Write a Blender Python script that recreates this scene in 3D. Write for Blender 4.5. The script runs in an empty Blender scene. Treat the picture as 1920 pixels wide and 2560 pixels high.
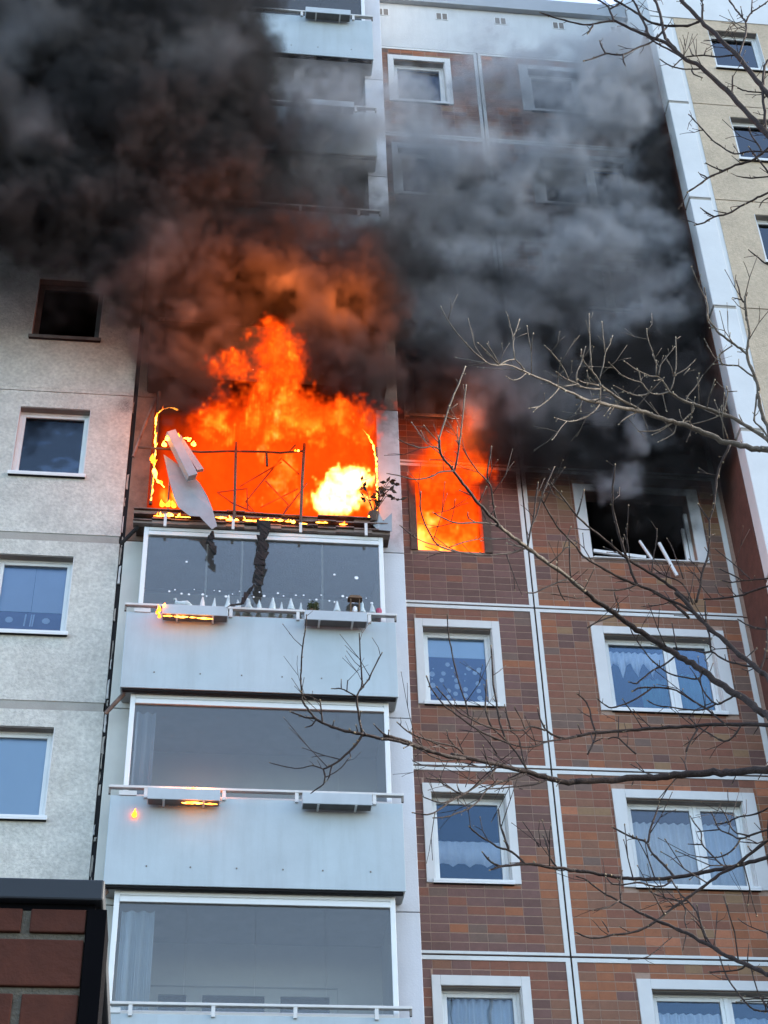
import bpy, bmesh, math, random
import numpy as np
from mathutils import Vector, Matrix
random.seed(7); rng = np.random.default_rng(11)
sc = bpy.context.scene
col = sc.collection

# ------------------------------------------------------------------ camera
cam = bpy.data.objects.new('camera', bpy.data.cameras.new('camera')); col.objects.link(cam)
R_ = Vector((0.99369249, -0.10873751, -0.02741152)); U_ = Vector((-0.04761885, -0.63046901, 0.77475239)); F_ = Vector((0.10152676, 0.76856033, 0.63167028))
m = Matrix((R_, U_, -F_)).transposed().to_4x4()
m.translation = Vector((-4.89279, -20.04948, 1.62200))
cam.matrix_world = m
cam.data.sensor_fit = 'AUTO'; cam.data.sensor_width = 36.0
cam.data.lens = 36.0*4159.426/2560.0
cam.data.clip_start = 0.05; cam.data.clip_end = 3000
sc.camera = cam

# ------------------------------------------------------------------ sky, sun, exposure
SUN_EL, SUN_ROT = math.radians(28), math.radians(78)
w = bpy.data.worlds.new('World'); sc.world = w; w.use_nodes = True
wn = w.node_tree
sky = wn.nodes.new('ShaderNodeTexSky'); sky.sky_type = 'NISHITA'; sky.sun_disc = False
sky.sun_elevation = SUN_EL; sky.sun_rotation = SUN_ROT
sky.air_density = 1.0; sky.dust_density = 1.8; sky.ozone_density = 0.35
bg = wn.nodes['Background']; bg.inputs['Strength'].default_value = 0.15
wn.links.new(sky.outputs[0], bg.inputs[0])
sun = bpy.data.objects.new('sun', bpy.data.lights.new('sun', 'SUN')); col.objects.link(sun)
sun.data.energy = 2.5; sun.data.angle = math.radians(0.5); sun.data.color = (1, .95, .87)
sd = Vector((math.sin(SUN_ROT)*math.cos(SUN_EL), math.cos(SUN_ROT)*math.cos(SUN_EL), math.sin(SUN_EL)))
sun.rotation_euler = sd.to_track_quat('Z', 'Y').to_euler()
sun.location = sd*80
vs = sc.view_settings
vs.view_transform = 'Standard'; vs.look = 'None'; vs.gamma = 1.0; vs.use_curve_mapping = False
vs.exposure = 2.2
cy = sc.cycles
cy.use_denoising = True
try: cy.denoiser = 'OPENIMAGEDENOISE'
except Exception: pass
cy.max_bounces = 6; cy.diffuse_bounces = 3; cy.glossy_bounces = 3; cy.transmission_bounces = 4; cy.volume_bounces = 1
cy.transparent_max_bounces = 12
cy.sample_clamp_indirect = 4.0
cy.volume_step_rate = 1.0; cy.volume_max_steps = 512
cy.caustics_reflective = False; cy.caustics_refractive = False

# ------------------------------------------------------------------ helpers
def tag(o, label=None, cat=None, group=None, kind=None):
    if label: o['label'] = label
    if cat: o['category'] = cat
    if group: o['group'] = group
    if kind: o['kind'] = kind
    return o
def empty(name, loc=(0, 0, 0)):
    o = bpy.data.objects.new(name, None); col.objects.link(o); o.location = loc; o.empty_display_size = .2
    return o
def put(name, me, parent=None, loc=None):
    o = bpy.data.objects.new(name, me); col.objects.link(o)
    if loc: o.location = loc
    if parent:
        o.parent = parent
        w_ = wloc(parent); o.matrix_parent_inverse = Matrix.Translation(-w_)
    return o
def wloc(p):
    v = Vector(p.location); q = p.parent
    # every object here is only translated; parent inverse cancels the parent's own place
    return v
class MB:
    def __init__(s): s.v = []; s.f = []; s.mi = []; s.cur = 0
    def box(s, x0, x1, y0, y1, z0, z1, skip=''):
        b = len(s.v)
        s.v += [(x0,y0,z0),(x1,y0,z0),(x1,y1,z0),(x0,y1,z0),(x0,y0,z1),(x1,y0,z1),(x1,y1,z1),(x0,y1,z1)]
        F = {'b':(0,3,2,1),'t':(4,5,6,7),'f':(0,1,5,4),'k':(2,3,7,6),'l':(3,0,4,7),'r':(1,2,6,5)}
        for k, q in F.items():
            if k in skip: continue
            s.f.append(tuple(b+i for i in q)); s.mi.append(s.cur)
        return s
    def quad(s, *p):
        b = len(s.v); s.v += [tuple(q) for q in p]; s.f.append(tuple(range(b, b+len(p)))); s.mi.append(s.cur); return s
    def plate(s, pts, nrm, th):
        # extruded polygon
        n = Vector(nrm).normalized()*th; b = len(s.v); k = len(pts)
        s.v += [tuple(Vector(p)) for p in pts]+[tuple(Vector(p)+n) for p in pts]
        s.f.append(tuple(range(b, b+k))); s.f.append(tuple(range(b+2*k-1, b+k-1, -1))); s.mi += [s.cur]*2
        for i in range(k):
            j = (i+1) % k; s.f.append((b+j, b+i, b+k+i, b+k+j)); s.mi.append(s.cur)
        return s
    def tube(s, pts, rad, n=8, cap=True):
        P = [Vector(p) for p in pts]; 
        if not isinstance(rad, (list, tuple)): rad = [rad]*len(P)
        b = len(s.v); up = Vector((.13, .2, .97))
        for i, p in enumerate(P):
            t = (P[min(i+1, len(P)-1)]-P[max(i-1, 0)])
            if t.length < 1e-9: t = Vector((0, 0, 1))
            t.normalize(); a = t.cross(up)
            if a.length < .05: a = t.cross(Vector((1, 0, 0)))
            a.normalize(); c = t.cross(a)
            for k in range(n):
                th = 2*math.pi*k/n
                s.v.append(tuple(p+(a*math.cos(th)+c*math.sin(th))*rad[i]))
        for i in range(len(P)-1):
            for k in range(n):
                k2 = (k+1) % n
                s.f.append((b+i*n+k, b+i*n+k2, b+(i+1)*n+k2, b+(i+1)*n+k)); s.mi.append(s.cur)
        if cap:
            s.f.append(tuple(b+k for k in reversed(range(n)))); s.f.append(tuple(b+(len(P)-1)*n+k for k in range(n))); s.mi += [s.cur]*2
        return s
    def lathe(s, c, prof, n=10):
        # profile of (radius, z) about a vertical axis at c
        b = len(s.v)
        for r, z in prof:
            for k in range(n):
                th = 2*math.pi*k/n; s.v.append((c[0]+r*math.cos(th), c[1]+r*math.sin(th), c[2]+z))
        for i in range(len(prof)-1):
            for k in range(n):
                k2 = (k+1) % n; s.f.append((b+i*n+k, b+i*n+k2, b+(i+1)*n+k2, b+(i+1)*n+k)); s.mi.append(s.cur)
        s.f.append(tuple(b+k for k in reversed(range(n)))); s.f.append(tuple(b+(len(prof)-1)*n+k for k in range(n))); s.mi += [s.cur]*2
        return s
    def mesh(s, name, mats, smooth=False):
        me = bpy.data.meshes.new(name); me.from_pydata(s.v, [], s.f)
        for m_ in (mats if isinstance(mats, (list, tuple)) else [mats]): me.materials.append(m_)
        me.polygons.foreach_set('material_index', s.mi)
        if smooth: me.polygons.foreach_set('use_smooth', [True]*len(s.f))
        me.update(); return me
    def build(s, name, mats, parent=None, smooth=False, bevel=0, loc=None):
        o = put(name, s.mesh(name, mats, smooth), parent, loc)
        if bevel:
            b = o.modifiers.new('bevel', 'BEVEL'); b.width = bevel; b.segments = 2; b.limit_method = 'ANGLE'; b.angle_limit = math.radians(40)
        return o

# ------------------------------------------------------------------ materials
MAT = {}
def mat(name, base, rough=.7, var=.12, scale=6.0, bump=0.0, bscale=60.0, metal=0.0, spec=.35, stain=None, stain_col=None, streak=False, fine=0.0):
    """Principled surface with cloudy colour variation, optional stains and relief."""
    m_ = bpy.data.materials.new(name); m_.use_nodes = True; nt = m_.node_tree; N = nt.nodes; L = nt.links
    p = N['Principled BSDF']; p.inputs['Roughness'].default_value = rough; p.inputs['Metallic'].default_value = metal
    p.inputs['Specular IOR Level'].default_value = spec
    geo = N.new('ShaderNodeNewGeometry')
    n1 = N.new('ShaderNodeTexNoise'); n1.inputs['Scale'].default_value = scale; n1.inputs['Detail'].default_value = 6; n1.inputs['Roughness'].default_value = .62
    L.new(geo.outputs['Position'], n1.inputs['Vector'])
    r = N.new('ShaderNodeValToRGB'); b = np.array(base)
    r.color_ramp.elements[0].position = .3; r.color_ramp.elements[1].position = .72
    r.color_ramp.elements[0].color = (*np.clip(b*(1-var), 0, 1), 1); r.color_ramp.elements[1].color = (*np.clip(b*(1+var), 0, 1), 1)
    L.new(n1.outputs['Fac'], r.inputs[0]); c = r.outputs[0]
    if fine:
        nf = N.new('ShaderNodeTexNoise'); nf.inputs['Scale'].default_value = bscale*.55; nf.inputs['Detail'].default_value = 4
        L.new(geo.outputs['Position'], nf.inputs['Vector'])
        mf = N.new('ShaderNodeMapRange'); mf.inputs[1].default_value = .3; mf.inputs[2].default_value = .7; mf.inputs[3].default_value = 1-fine; mf.inputs[4].default_value = 1+fine*.5
        L.new(nf.outputs['Fac'], mf.inputs[0])
        mx = N.new('ShaderNodeMix'); mx.data_type = 'RGBA'; mx.blend_type = 'MULTIPLY'; mx.inputs[0].default_value = 1
        L.new(c, mx.inputs[6]); L.new(mf.outputs[0], mx.inputs[7]); c = mx.outputs[2]
    if stain:
        ns = N.new('ShaderNodeTexNoise'); ns.inputs['Scale'].default_value = 1.0; ns.inputs['Detail'].default_value = 7; ns.inputs['Roughness'].default_value = .7
        mp = N.new('ShaderNodeMapping'); mp.inputs['Scale'].default_value = (5, 5, .45) if streak else (1.3, 1.3, 1.0)
        L.new(geo.outputs['Position'], mp.inputs['Vector']); L.new(mp.outputs[0], ns.inputs['Vector'])
        ms = N.new('ShaderNodeMapRange'); ms.inputs[1].default_value = .48; ms.inputs[2].default_value = .75; ms.inputs[3].default_value = 0; ms.inputs[4].default_value = stain
        L.new(ns.outputs['Fac'], ms.inputs[0])
        mx2 = N.new('ShaderNodeMix'); mx2.data_type = 'RGBA'; mx2.inputs[7].default_value = (*stain_col, 1)
        L.new(ms.outputs[0], mx2.inputs[0]); L.new(c, mx2.inputs[6]); c = mx2.outputs[2]
    L.new(c, p.inputs['Base Color'])
    if bump:
        nb = N.new('ShaderNodeTexNoise'); nb.inputs['Scale'].default_value = bscale; nb.inputs['Detail'].default_value = 5; nb.inputs['Roughness'].default_value = .6
        L.new(geo.outputs['Position'], nb.inputs['Vector'])
        bp = N.new('ShaderNodeBump'); bp.inputs['Strength'].default_value = min(1, bump); bp.inputs['Distance'].default_value = .02
        L.new(nb.outputs['Fac'], bp.inputs['Height']); L.new(bp.outputs[0], p.inputs['Normal'])
    MAT[name] = m_; return m_
def glass(name, tint, refl=1.0, haze=0.0, haze_col=(.5, .5, .5), gcol=(1, 1, 1)):
    """thin window pane: Fresnel reflection over a tinted see-through sheet"""
    m_ = bpy.data.materials.new(name); m_.use_nodes = True; nt = m_.node_tree; N = nt.nodes; L = nt.links
    N.remove(N['Principled BSDF']); out = N['Material Output']
    t = N.new('ShaderNodeBsdfTransparent'); t.inputs[0].default_value = (*tint, 1)
    g = N.new('ShaderNodeBsdfGlossy'); g.inputs['Roughness'].default_value = .015; g.inputs['Color'].default_value = (*gcol, 1)
    fr = N.new('ShaderNodeFresnel'); fr.inputs[0].default_value = 1.52
    geo = N.new('ShaderNodeNewGeometry')
    nb = N.new('ShaderNodeTexNoise'); nb.inputs['Scale'].default_value = 1.4; nb.inputs['Detail'].default_value = 2
    L.new(geo.outputs['Position'], nb.inputs['Vector'])
    bp = N.new('ShaderNodeBump'); bp.inputs['Strength'].default_value = .06; bp.inputs['Distance'].default_value = .05
    L.new(nb.outputs['Fac'], bp.inputs['Height']); L.new(bp.outputs[0], g.inputs['Normal'])
    mu = N.new('ShaderNodeMath'); mu.operation = 'MULTIPLY'; mu.inputs[1].default_value = refl; mu.use_clamp = True
    L.new(fr.outputs[0], mu.inputs[0])
    mx = N.new('ShaderNodeMixShader'); L.new(mu.outputs[0], mx.inputs[0]); L.new(t.outputs[0], mx.inputs[1]); L.new(g.outputs[0], mx.inputs[2])
    last = mx.outputs[0]
    if haze:
        d = N.new('ShaderNodeBsdfDiffuse'); d.inputs[0].default_value = (*haze_col, 1)
        m2 = N.new('ShaderNodeMixShader'); m2.inputs[0].default_value = haze; L.new(last, m2.inputs[1]); L.new(d.outputs[0], m2.inputs[2]); last = m2.outputs[0]
    L.new(last, out.inputs['Surface'])
    MAT[name] = m_; return m_
def glow(name, color, strength):
    m_ = bpy.data.materials.new(name); m_.use_nodes = True; nt = m_.node_tree; N = nt.nodes; L = nt.links
    N.remove(N['Principled BSDF']); e = N.new('ShaderNodeEmission')
    n1 = N.new('ShaderNodeTexNoise'); n1.inputs['Scale'].default_value = 22; n1.inputs['Detail'].default_value = 3
    geo = N.new('ShaderNodeNewGeometry'); L.new(geo.outputs['Position'], n1.inputs['Vector'])
    r = N.new('ShaderNodeValToRGB'); r.color_ramp.elements[0].position = .35; r.color_ramp.elements[1].position = .65
    r.color_ramp.elements[0].color = (color[0], color[1]*.35, color[2]*.3, 1); r.color_ramp.elements[1].color = (*color, 1)
    L.new(n1.outputs['Fac'], r.inputs[0]); L.new(r.outputs[0], e.inputs[0]); e.inputs[1].default_value = strength
    L.new(e.outputs[0], N['Material Output'].inputs['Surface']); MAT[name] = m_; return m_

mat('stucco', (.62, .605, .54), .92, .14, 3.0, .9, 34, stain=.25, stain_col=(.44, .43, .40), fine=.2)
mat('stucco_band', (.36, .34, .30), .9, .1, 4, .3, 50)
mat('beige_render', (.56, .455, .33), .92, .12, 2.0, .7, 38, stain=.3, stain_col=(.46, .37, .27), fine=.14)
mat('white_panel', (.66, .68, .68), .8, .05, 2.0, .15, 40, stain=.25, stain_col=(.52, .54, .55))
mat('fin_paint', (.62, .63, .66), .8, .06, 2.0, .15, 40, stain=.35, stain_col=(.50, .51, .55), streak=True)
mat('cream_paint', (.62, .61, .55), .8, .06, 2.0, .15, 40, stain=.3, stain_col=(.48, .47, .43), streak=True)
mat('parapet_paint', (.43, .50, .53), .6, .08, 1.3, .05, 30, stain=.45, stain_col=(.32, .355, .365), streak=True)
mat('attic_paint', (.56, .58, .58), .85, .06, 2.0, .2, 40, stain=.4, stain_col=(.42, .43, .44), streak=True)
mat('fascia_metal', (.36, .38, .40), .5, .06, 2.0)
mat('white_frame', (.76, .78, .77), .35, .03, 5.0, spec=.5)
mat('surround_paint', (.66, .67, .66), .75, .05, 3.0, .1, 60, stain=.3, stain_col=(.55, .55, .54), streak=True)
mat('rail_white', (.62, .62, .60), .45, .08, 6.0, spec=.5)
mat('sooty_paint', (.46, .455, .47), .85, .25, 1.6, .15, 40, stain=1.0, stain_col=(.10, .09, .09))
mat('sooty_frame', (.16, .155, .15), .6, .35, 4.0)
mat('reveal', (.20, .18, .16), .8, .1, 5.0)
mat('mortar', (.38, .26, .20), .95, .15, 20.0, .3, 150)
mat('joint_white', (.68, .70, .68), .8, .06, 4.0, stain=.3, stain_col=(.5, .5, .48))
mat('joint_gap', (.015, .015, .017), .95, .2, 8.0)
mat('dark_slab', (.24, .19, .165), .9, .15, 4.0)
mat('soffit', (.46, .45, .43), .9, .12, 3.0, stain=.35, stain_col=(.16, .14, .13))
mat('room_wall', (.40, .39, .37), .95, .06, 1.5)
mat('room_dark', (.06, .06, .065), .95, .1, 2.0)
mat('soot', (.012, .011, .011), .95, .3, 6.0)
mat('loggia_wall', (.78, .79, .77), .9, .06, 2.0)
mat('scorched_brown', (.20, .13, .095), .9, .4, 2.5, .4, 30, stain=.8, stain_col=(.09, .055, .04))
mat('scorched', (.10, .07, .055), .9, .4, 3.0, .4, 30)
mat('red_render', (.115, .050, .036), .9, .25, 5.0, .4, 40, stain=.5, stain_col=(.10, .05, .04), streak=True)
mat('planter_face', (.45, .50, .53), .5, .08, 3.0, stain=.35, stain_col=(.35, .37, .40), streak=True)
mat('planter_under', (.13, .125, .12), .7, .2, 6.0)
mat('charred', (.014, .013, .013), .85, .5, 14.0, .8, 40)
mat('burnt_metal', (.20, .135, .11), .6, .6, 5.0, .3, 40, metal=.4)
mat('sheet_metal', (.30, .325, .335), .5, .12, 4.0, metal=.2, stain=.4, stain_col=(.3, .31, .32))
mat('foam', (.62, .62, .60), .9, .2, 12.0, .6, 40)
mat('curtain_white', (.80, .84, .88), .95, .08, 3.0)
mat('curtain_blue', (.60, .72, .84), .95, .06, 3.0)
mat('lace', (.84, .87, .90), .95, .05, 20.0)
mat('blind_blue', (.66, .80, .90), .7, .03, 3.0)
mat('blind_grey', (.50, .54, .62), .8, .05, 3.0)
mat('fabric_purple', (.13, .11, .17), .9, .1, 6.0)
mat('fabric_navy', (.075, .085, .17), .9, .1, 6.0)
mat('fabric_dot', (.55, .60, .68), .9, .05, 6.0)
mat('teal_cloth', (.05, .19, .19), .9, .15, 4.0)
mat('paper_white', (.46, .56, .58), .8, .25, 10.0)
mat('moss_green', (.05, .06, .02), .9, .4, 20.0)
mat('wood_brown', (.16, .10, .06), .8, .25, 12.0)
mat('pink_pot', (.35, .06, .12), .5, .1, 6.0)
mat('bark', (.042, .028, .024), .9, .4, 40.0, .8, 90)
mat('bark_lit', (.15, .125, .10), .9, .35, 30.0, .8, 90)  # same wood as bark, coloured paler as if lit
mat('bud_scale', (.20, .15, .09), .7, .35, 60.0)
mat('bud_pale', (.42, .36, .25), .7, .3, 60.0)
mat('trunk_bark', (.11, .09, .075), .95, .4, 10.0, 1.0, 25)
mat('clinker', (.066, .017, .008), .85, .14, 9.0, .2, 60, fine=.15)
mat('clinker_mortar', (.13, .115, .09), .95, .2, 30.0, .6, 120)
mat('cap_metal', (.020, .025, .032), .55, .15, 4.0)
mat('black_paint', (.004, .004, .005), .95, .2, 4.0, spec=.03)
mat('leaf_dead', (.04, .028, .016), .8, .4, 12.0)
mat('asphalt', (.05, .05, .05), .9, .2, 2.0, .5, 60)
mat('tile_purple', (.170, .090, .075), .75, .12, 9.0, .15, 70, fine=.08)
mat('tile_purple_dark', (.138, .074, .060), .75, .12, 9.0, .15, 70, fine=.08)
mat('tile_red', (.22, .090, .056), .75, .12, 9.0, .15, 70, fine=.08)
mat('tile_brown', (.225, .108, .066), .75, .12, 9.0, .15, 70, fine=.08)
mat('tile_orange', (.30, .115, .055), .75, .12, 9.0, .15, 70, fine=.08)
mat('tile_bright', (.40, .155, .080), .75, .10, 9.0, .15, 70, fine=.08)
mat('tile_ochre', (.27, .160, .085), .75, .10, 9.0, .15, 70, fine=.08)
mat('tile_grey', (.165, .106, .082), .75, .12, 9.0, .15, 70, fine=.08)
glass('pane_clear', (.90, .93, .96), 1.25, gcol=(.58, .78, 1))
glass('pane_dark', (.40, .42, .45), 1.7, gcol=(.8, .9, 1))
glass('pane_loggia', (.86, .87, .86), 1.35, .07, (.46, .46, .45), gcol=(.95, .93, .90))
glass('pane_neutral', (.90, .92, .93), 1.2, gcol=(.80, .86, .95))
TILES = ['tile_purple', 'tile_purple_dark', 'tile_red', 'tile_brown', 'tile_orange', 'tile_bright', 'tile_ochre', 'tile_grey']

# ------------------------------------------------------------------ ground
g = MB(); g.quad((-1500, -1500, 0), (1500, -1500, 0), (1500, 1500, 0), (-1500, 1500, 0))
tag(g.build('ground', MAT['asphalt']), kind='structure')

FZ = lambda k: 10.75+2.8*k          # floor level of storey k (joint line of the facade)

def wall_with_holes(x0, x1, z0, z1, holes, y0, y1, mats, name, parent):
    """wall slab between y0 (front) and y1 with rectangular openings, as a few boxes"""
    b = MB(); xs = sorted(holes); cur = x0
    for hx0, hx1, hz0, hz1 in xs:
        b.box(cur, hx0, y0, y1, z0, z1)
        b.box(hx0, hx1, y0, y1, z0, hz0); b.box(hx0, hx1, y0, y1, hz1, z1)
        cur = hx1
    b.box(cur, x1, y0, y1, z0, z1)
    return b.build(name, mats, parent)

def window(parent, x0, x1, z0, z1, yf, mull=None, pane='pane_clear', surround=None, depth=.12, sill=True, broken=False, fm='white_frame'):
    """frame set back in an opening; children pane(s), sill, surround, reveal"""
    y = yf+depth; fw = .055
    b = MB()
    def ring(a0, a1, c0, c1, ya, yb, t):
        b.box(a0, a0+t, ya, yb, c0, c1); b.box(a1-t, a1, ya, yb, c0, c1)
        b.box(a0+t, a1-t, ya, yb, c0, c0+t); b.box(a0+t, a1-t, ya, yb, c1-t, c1)
    ring(x0+.005, x1-.005, z0+.03, z1-.005, y, y+.07, .04)
    cells = []
    if mull:
        b.box(mull-.03, mull+.03, y-.004, y+.07, z0+.07, z1-.045)
        cells = [(x0+.045, mull-.03), (mull+.03, x1-.045)]
    else: cells = [(x0+.045, x1-.045)]
    for a0, a1 in cells: ring(a0, a1, z0+.07, z1-.045, y+.012, y+.075, .05)
    f = b.build('window', MAT[fm], parent, bevel=.006)
    if not broken:
        for a0, a1 in cells:
            q = MB(); q.box(a0+.05, a1-.05, y+.035, y+.045, z0+.12, z1-.095); q.build('pane', MAT[pane], f)
    if sill:
        s_ = MB(); s_.box(x0-.03, x1+.03, yf-.055, y+.01, z0-.012, z0+.028); s_.box(x0-.03, x1+.03, yf-.055, yf-.045, z0-.035, z0-.012)
        s_.build('sill', MAT[fm], f, bevel=.004)
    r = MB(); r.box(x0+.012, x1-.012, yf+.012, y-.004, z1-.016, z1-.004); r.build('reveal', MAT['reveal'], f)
    r = MB(); r.box(x0+.0006, x0+.011, yf-.002, y-.004, z0+.03, z1-.002); r.build('reveal', MAT['surround_paint'], f)
    r = MB(); r.box(x1-.011, x1-.0006, yf-.002, y-.004, z0+.03, z1-.002); r.build('reveal', MAT['surround_paint'], f)
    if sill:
        r = MB(); r.box(x0-.02, x1+.02, yf-.04, yf-.001, z0-.036, z0-.0125); r.build('sill_shadow', MAT['joint_gap'], f)  # near-black strip standing in for the shadow under the sill
    if surround:
        a0, a1, c0, c1 = surround; s_ = MB(); ya, yb = yf-.03, yf-.0005
        s_.box(a0, x0, ya, yb, c0, c1); s_.box(x1, a1, ya, yb, c0, c1); s_.box(x0, x1, ya, yb, z1, c1)
        s_.build('surround', MAT['surround_paint'], f, bevel=.006)
    return f
# ================================================================== left rendered building
LB = empty('apartment_building', (-9, -1.2, 0))
tag(LB, 'apartment block at left with rough grey render and square single windows', 'building')
YL = -1.22
for k in range(-1, 8):
    z0, z1 = FZ(k), FZ(k+1)
    if k == 7: z1 = 32.4
    holes = [(-7.87-2.9, -6.81-2.9, z0+1.13, z0+2.47), (-7.87, -6.81, z0+1.13, z0+2.47)] if k < 7 else []
    wall_with_holes(-12.4, -6.20, z0+.07, z1-.07 if k < 7 else z1, holes, YL, YL+.32, MAT['stucco'], 'wall_panel', LB)
    band = MB(); th = .05
    if k in (1, 2, 0): band.box(-12.4, -6.215, YL+.010, YL+.3, z0-.07, z0+.07)
    else: band.box(-12.4, -6.20, YL+.004, YL+.3, z0-.07, z0-.008); band.box(-12.4, -6.20, YL+.004, YL+.3, z0+.008, z0+.07); band.box(-12.4, -6.20, YL+.04, YL+.3, z0-.008, z0+.008)
    band.build('joint_band', MAT['stucco_band'] if k in (0, 1, 2) else MAT['stucco'], LB)
    for hx0, hx1, hz0, hz1 in holes:
        window(LB, hx0, hx1, hz0, hz1, YL, pane='pane_dark' if k not in (0, 1) else 'pane_clear', fm='sooty_frame' if k >= 3 else 'white_frame')
low = MB(); low.box(-12.4, -6.20, YL, YL+.32, 0, FZ(-1)-.07); low.build('lower_wall', MAT['stucco'], LB)
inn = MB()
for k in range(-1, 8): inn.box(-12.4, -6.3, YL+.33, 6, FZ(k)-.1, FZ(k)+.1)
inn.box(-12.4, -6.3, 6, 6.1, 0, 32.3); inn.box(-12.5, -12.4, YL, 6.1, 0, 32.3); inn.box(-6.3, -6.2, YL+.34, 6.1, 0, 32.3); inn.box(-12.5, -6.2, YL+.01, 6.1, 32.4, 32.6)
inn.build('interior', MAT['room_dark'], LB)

# ================================================================== right beige building
RB = empty('apartment_building', (6, -1.2, 0))
tag(RB, 'beige rendered apartment block with pale corner panels at the right edge', 'building')
YR = -1.22; XR = 3.335
for k in range(-1, 7):
    z0, z1 = FZ(k), FZ(k+1)
    c = MB(); c.box(XR, XR+.40, YR, YR+.30, z0+.035, z1-.035); c.build('corner_panel', MAT['white_panel'], RB, bevel=.012)
    c = MB(); c.box(XR+.02, XR+.40, YR+.02, YR+.28, z0-.035, z0+.035); c.build('corner_joint', MAT['stucco_band'], RB)
    c = MB(); c.box(XR+.40, XR+.475, YR+.012, YR+.28, z0-.03, z1-.03); c.build('seam_strip', MAT['surround_paint'], RB)
    holes = [(4.47, 5.5, z0+1.18, z0+2.46), (7.2, 8.3, z0+1.18, z0+2.46)]
    wall_with_holes(XR+.475, 9.5, z0+.012, z1-.012, holes, YR, YR+.30, MAT['beige_render'], 'wall_panel', RB)
    j = MB(); j.box(XR+.476, 9.5, YR+.02, YR+.3, z0-.012, z0+.012); j.build('joint_line', MAT['stucco_band'], RB)
    for h in holes: window(RB, *h, YR, pane='pane_dark')
att = MB(); att.box(XR, 9.5, YR-.015, YR+.3, FZ(7)-.03, 33.2); att.box(XR-.0, 9.5, YR+.30, 6, 33.0, 33.2); att.build('attic', MAT['white_panel'], RB)
ret = MB(); ret.box(XR-.012, XR+.10, YR+.30, .2, 0, FZ(7)); ret.build('return_wall', MAT['red_render'], RB)
ret = MB(); ret.box(XR-.012, XR+.10, YR+.285, .2, FZ(7), 33.2); ret.build('return_wall', MAT['white_panel'], RB)
ret = MB(); ret.box(XR+.0, XR+.10, YR+.001, YR+.299, 0, FZ(-1)); ret.build('lower_wall', MAT['white_panel'], RB)
ew = MB(); ew.box(9.62, 46, YR, 9, 0, 33.2); ew.build('sun_block_wing', MAT['beige_render'], RB)  # unseen block added to keep the sun off the tree
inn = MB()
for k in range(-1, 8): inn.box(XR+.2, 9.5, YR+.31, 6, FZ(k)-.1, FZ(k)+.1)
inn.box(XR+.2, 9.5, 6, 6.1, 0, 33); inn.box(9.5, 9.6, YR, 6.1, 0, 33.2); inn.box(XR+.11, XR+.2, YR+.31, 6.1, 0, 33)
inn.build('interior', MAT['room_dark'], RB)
low = MB(); low.box(XR+.11, 9.5, YR, YR+.3, 0, FZ(-1)-.03); low.build('lower_wall', MAT['beige_render'], RB)

# ================================================================== middle building: tiled bays and loggias
MBD = empty('apartment_building', (-1.4, 0, 0))
tag(MBD, 'burning middle block with brown tiled bays and a column of pale balconies', 'building')
SM = (-1.735, -.69); SS = (-1.848, -.569); LG = (1.015, 2.70); LS = (.831, 2.886)
bays = [(-2.13, 0.0, SM, SS), (0.0, 3.25, LG, LS)]
tile_cells = []   # (x, z, material)
rt = random.Random(5)
def tile_mat(bay, k, col_, row):
    # patchy colour: neighbouring rows in a column often come from the same batch
    if bay == 0:
        wts = {0: (30, 16, 14, 10, 6, 0, 0, 10), 1: (12, 12, 30, 20, 5, 0, 0, 4), 2: (30, 30, 16, 3, 0, 0, 0, 4), -1: (12, 14, 34, 18, 2, 0, 0, 4)}.get(k, (14, 10, 22, 20, 8, 0, 2, 8))
        if k == 0 and row < 9 and rt.random() < .5: wts = (40, 14, 2, 2, 5, 0, 0, 16)
    else:
        wts = {0: (2, 1, 18, 32, 22, 6, 5, 6), 1: (1, 3, 28, 40, 12, 0, 5, 4), 2: (1, 1, 18, 38, 12, 0, 9, 4), -1: (1, 0, 22, 32, 26, 3, 5, 2)}.get(k, (4, 4, 16, 24, 18, 4, 8, 6))
    return rt.choices(TILES, wts)[0]
NR = 21; RP = (2.8-.12)/NR
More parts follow.
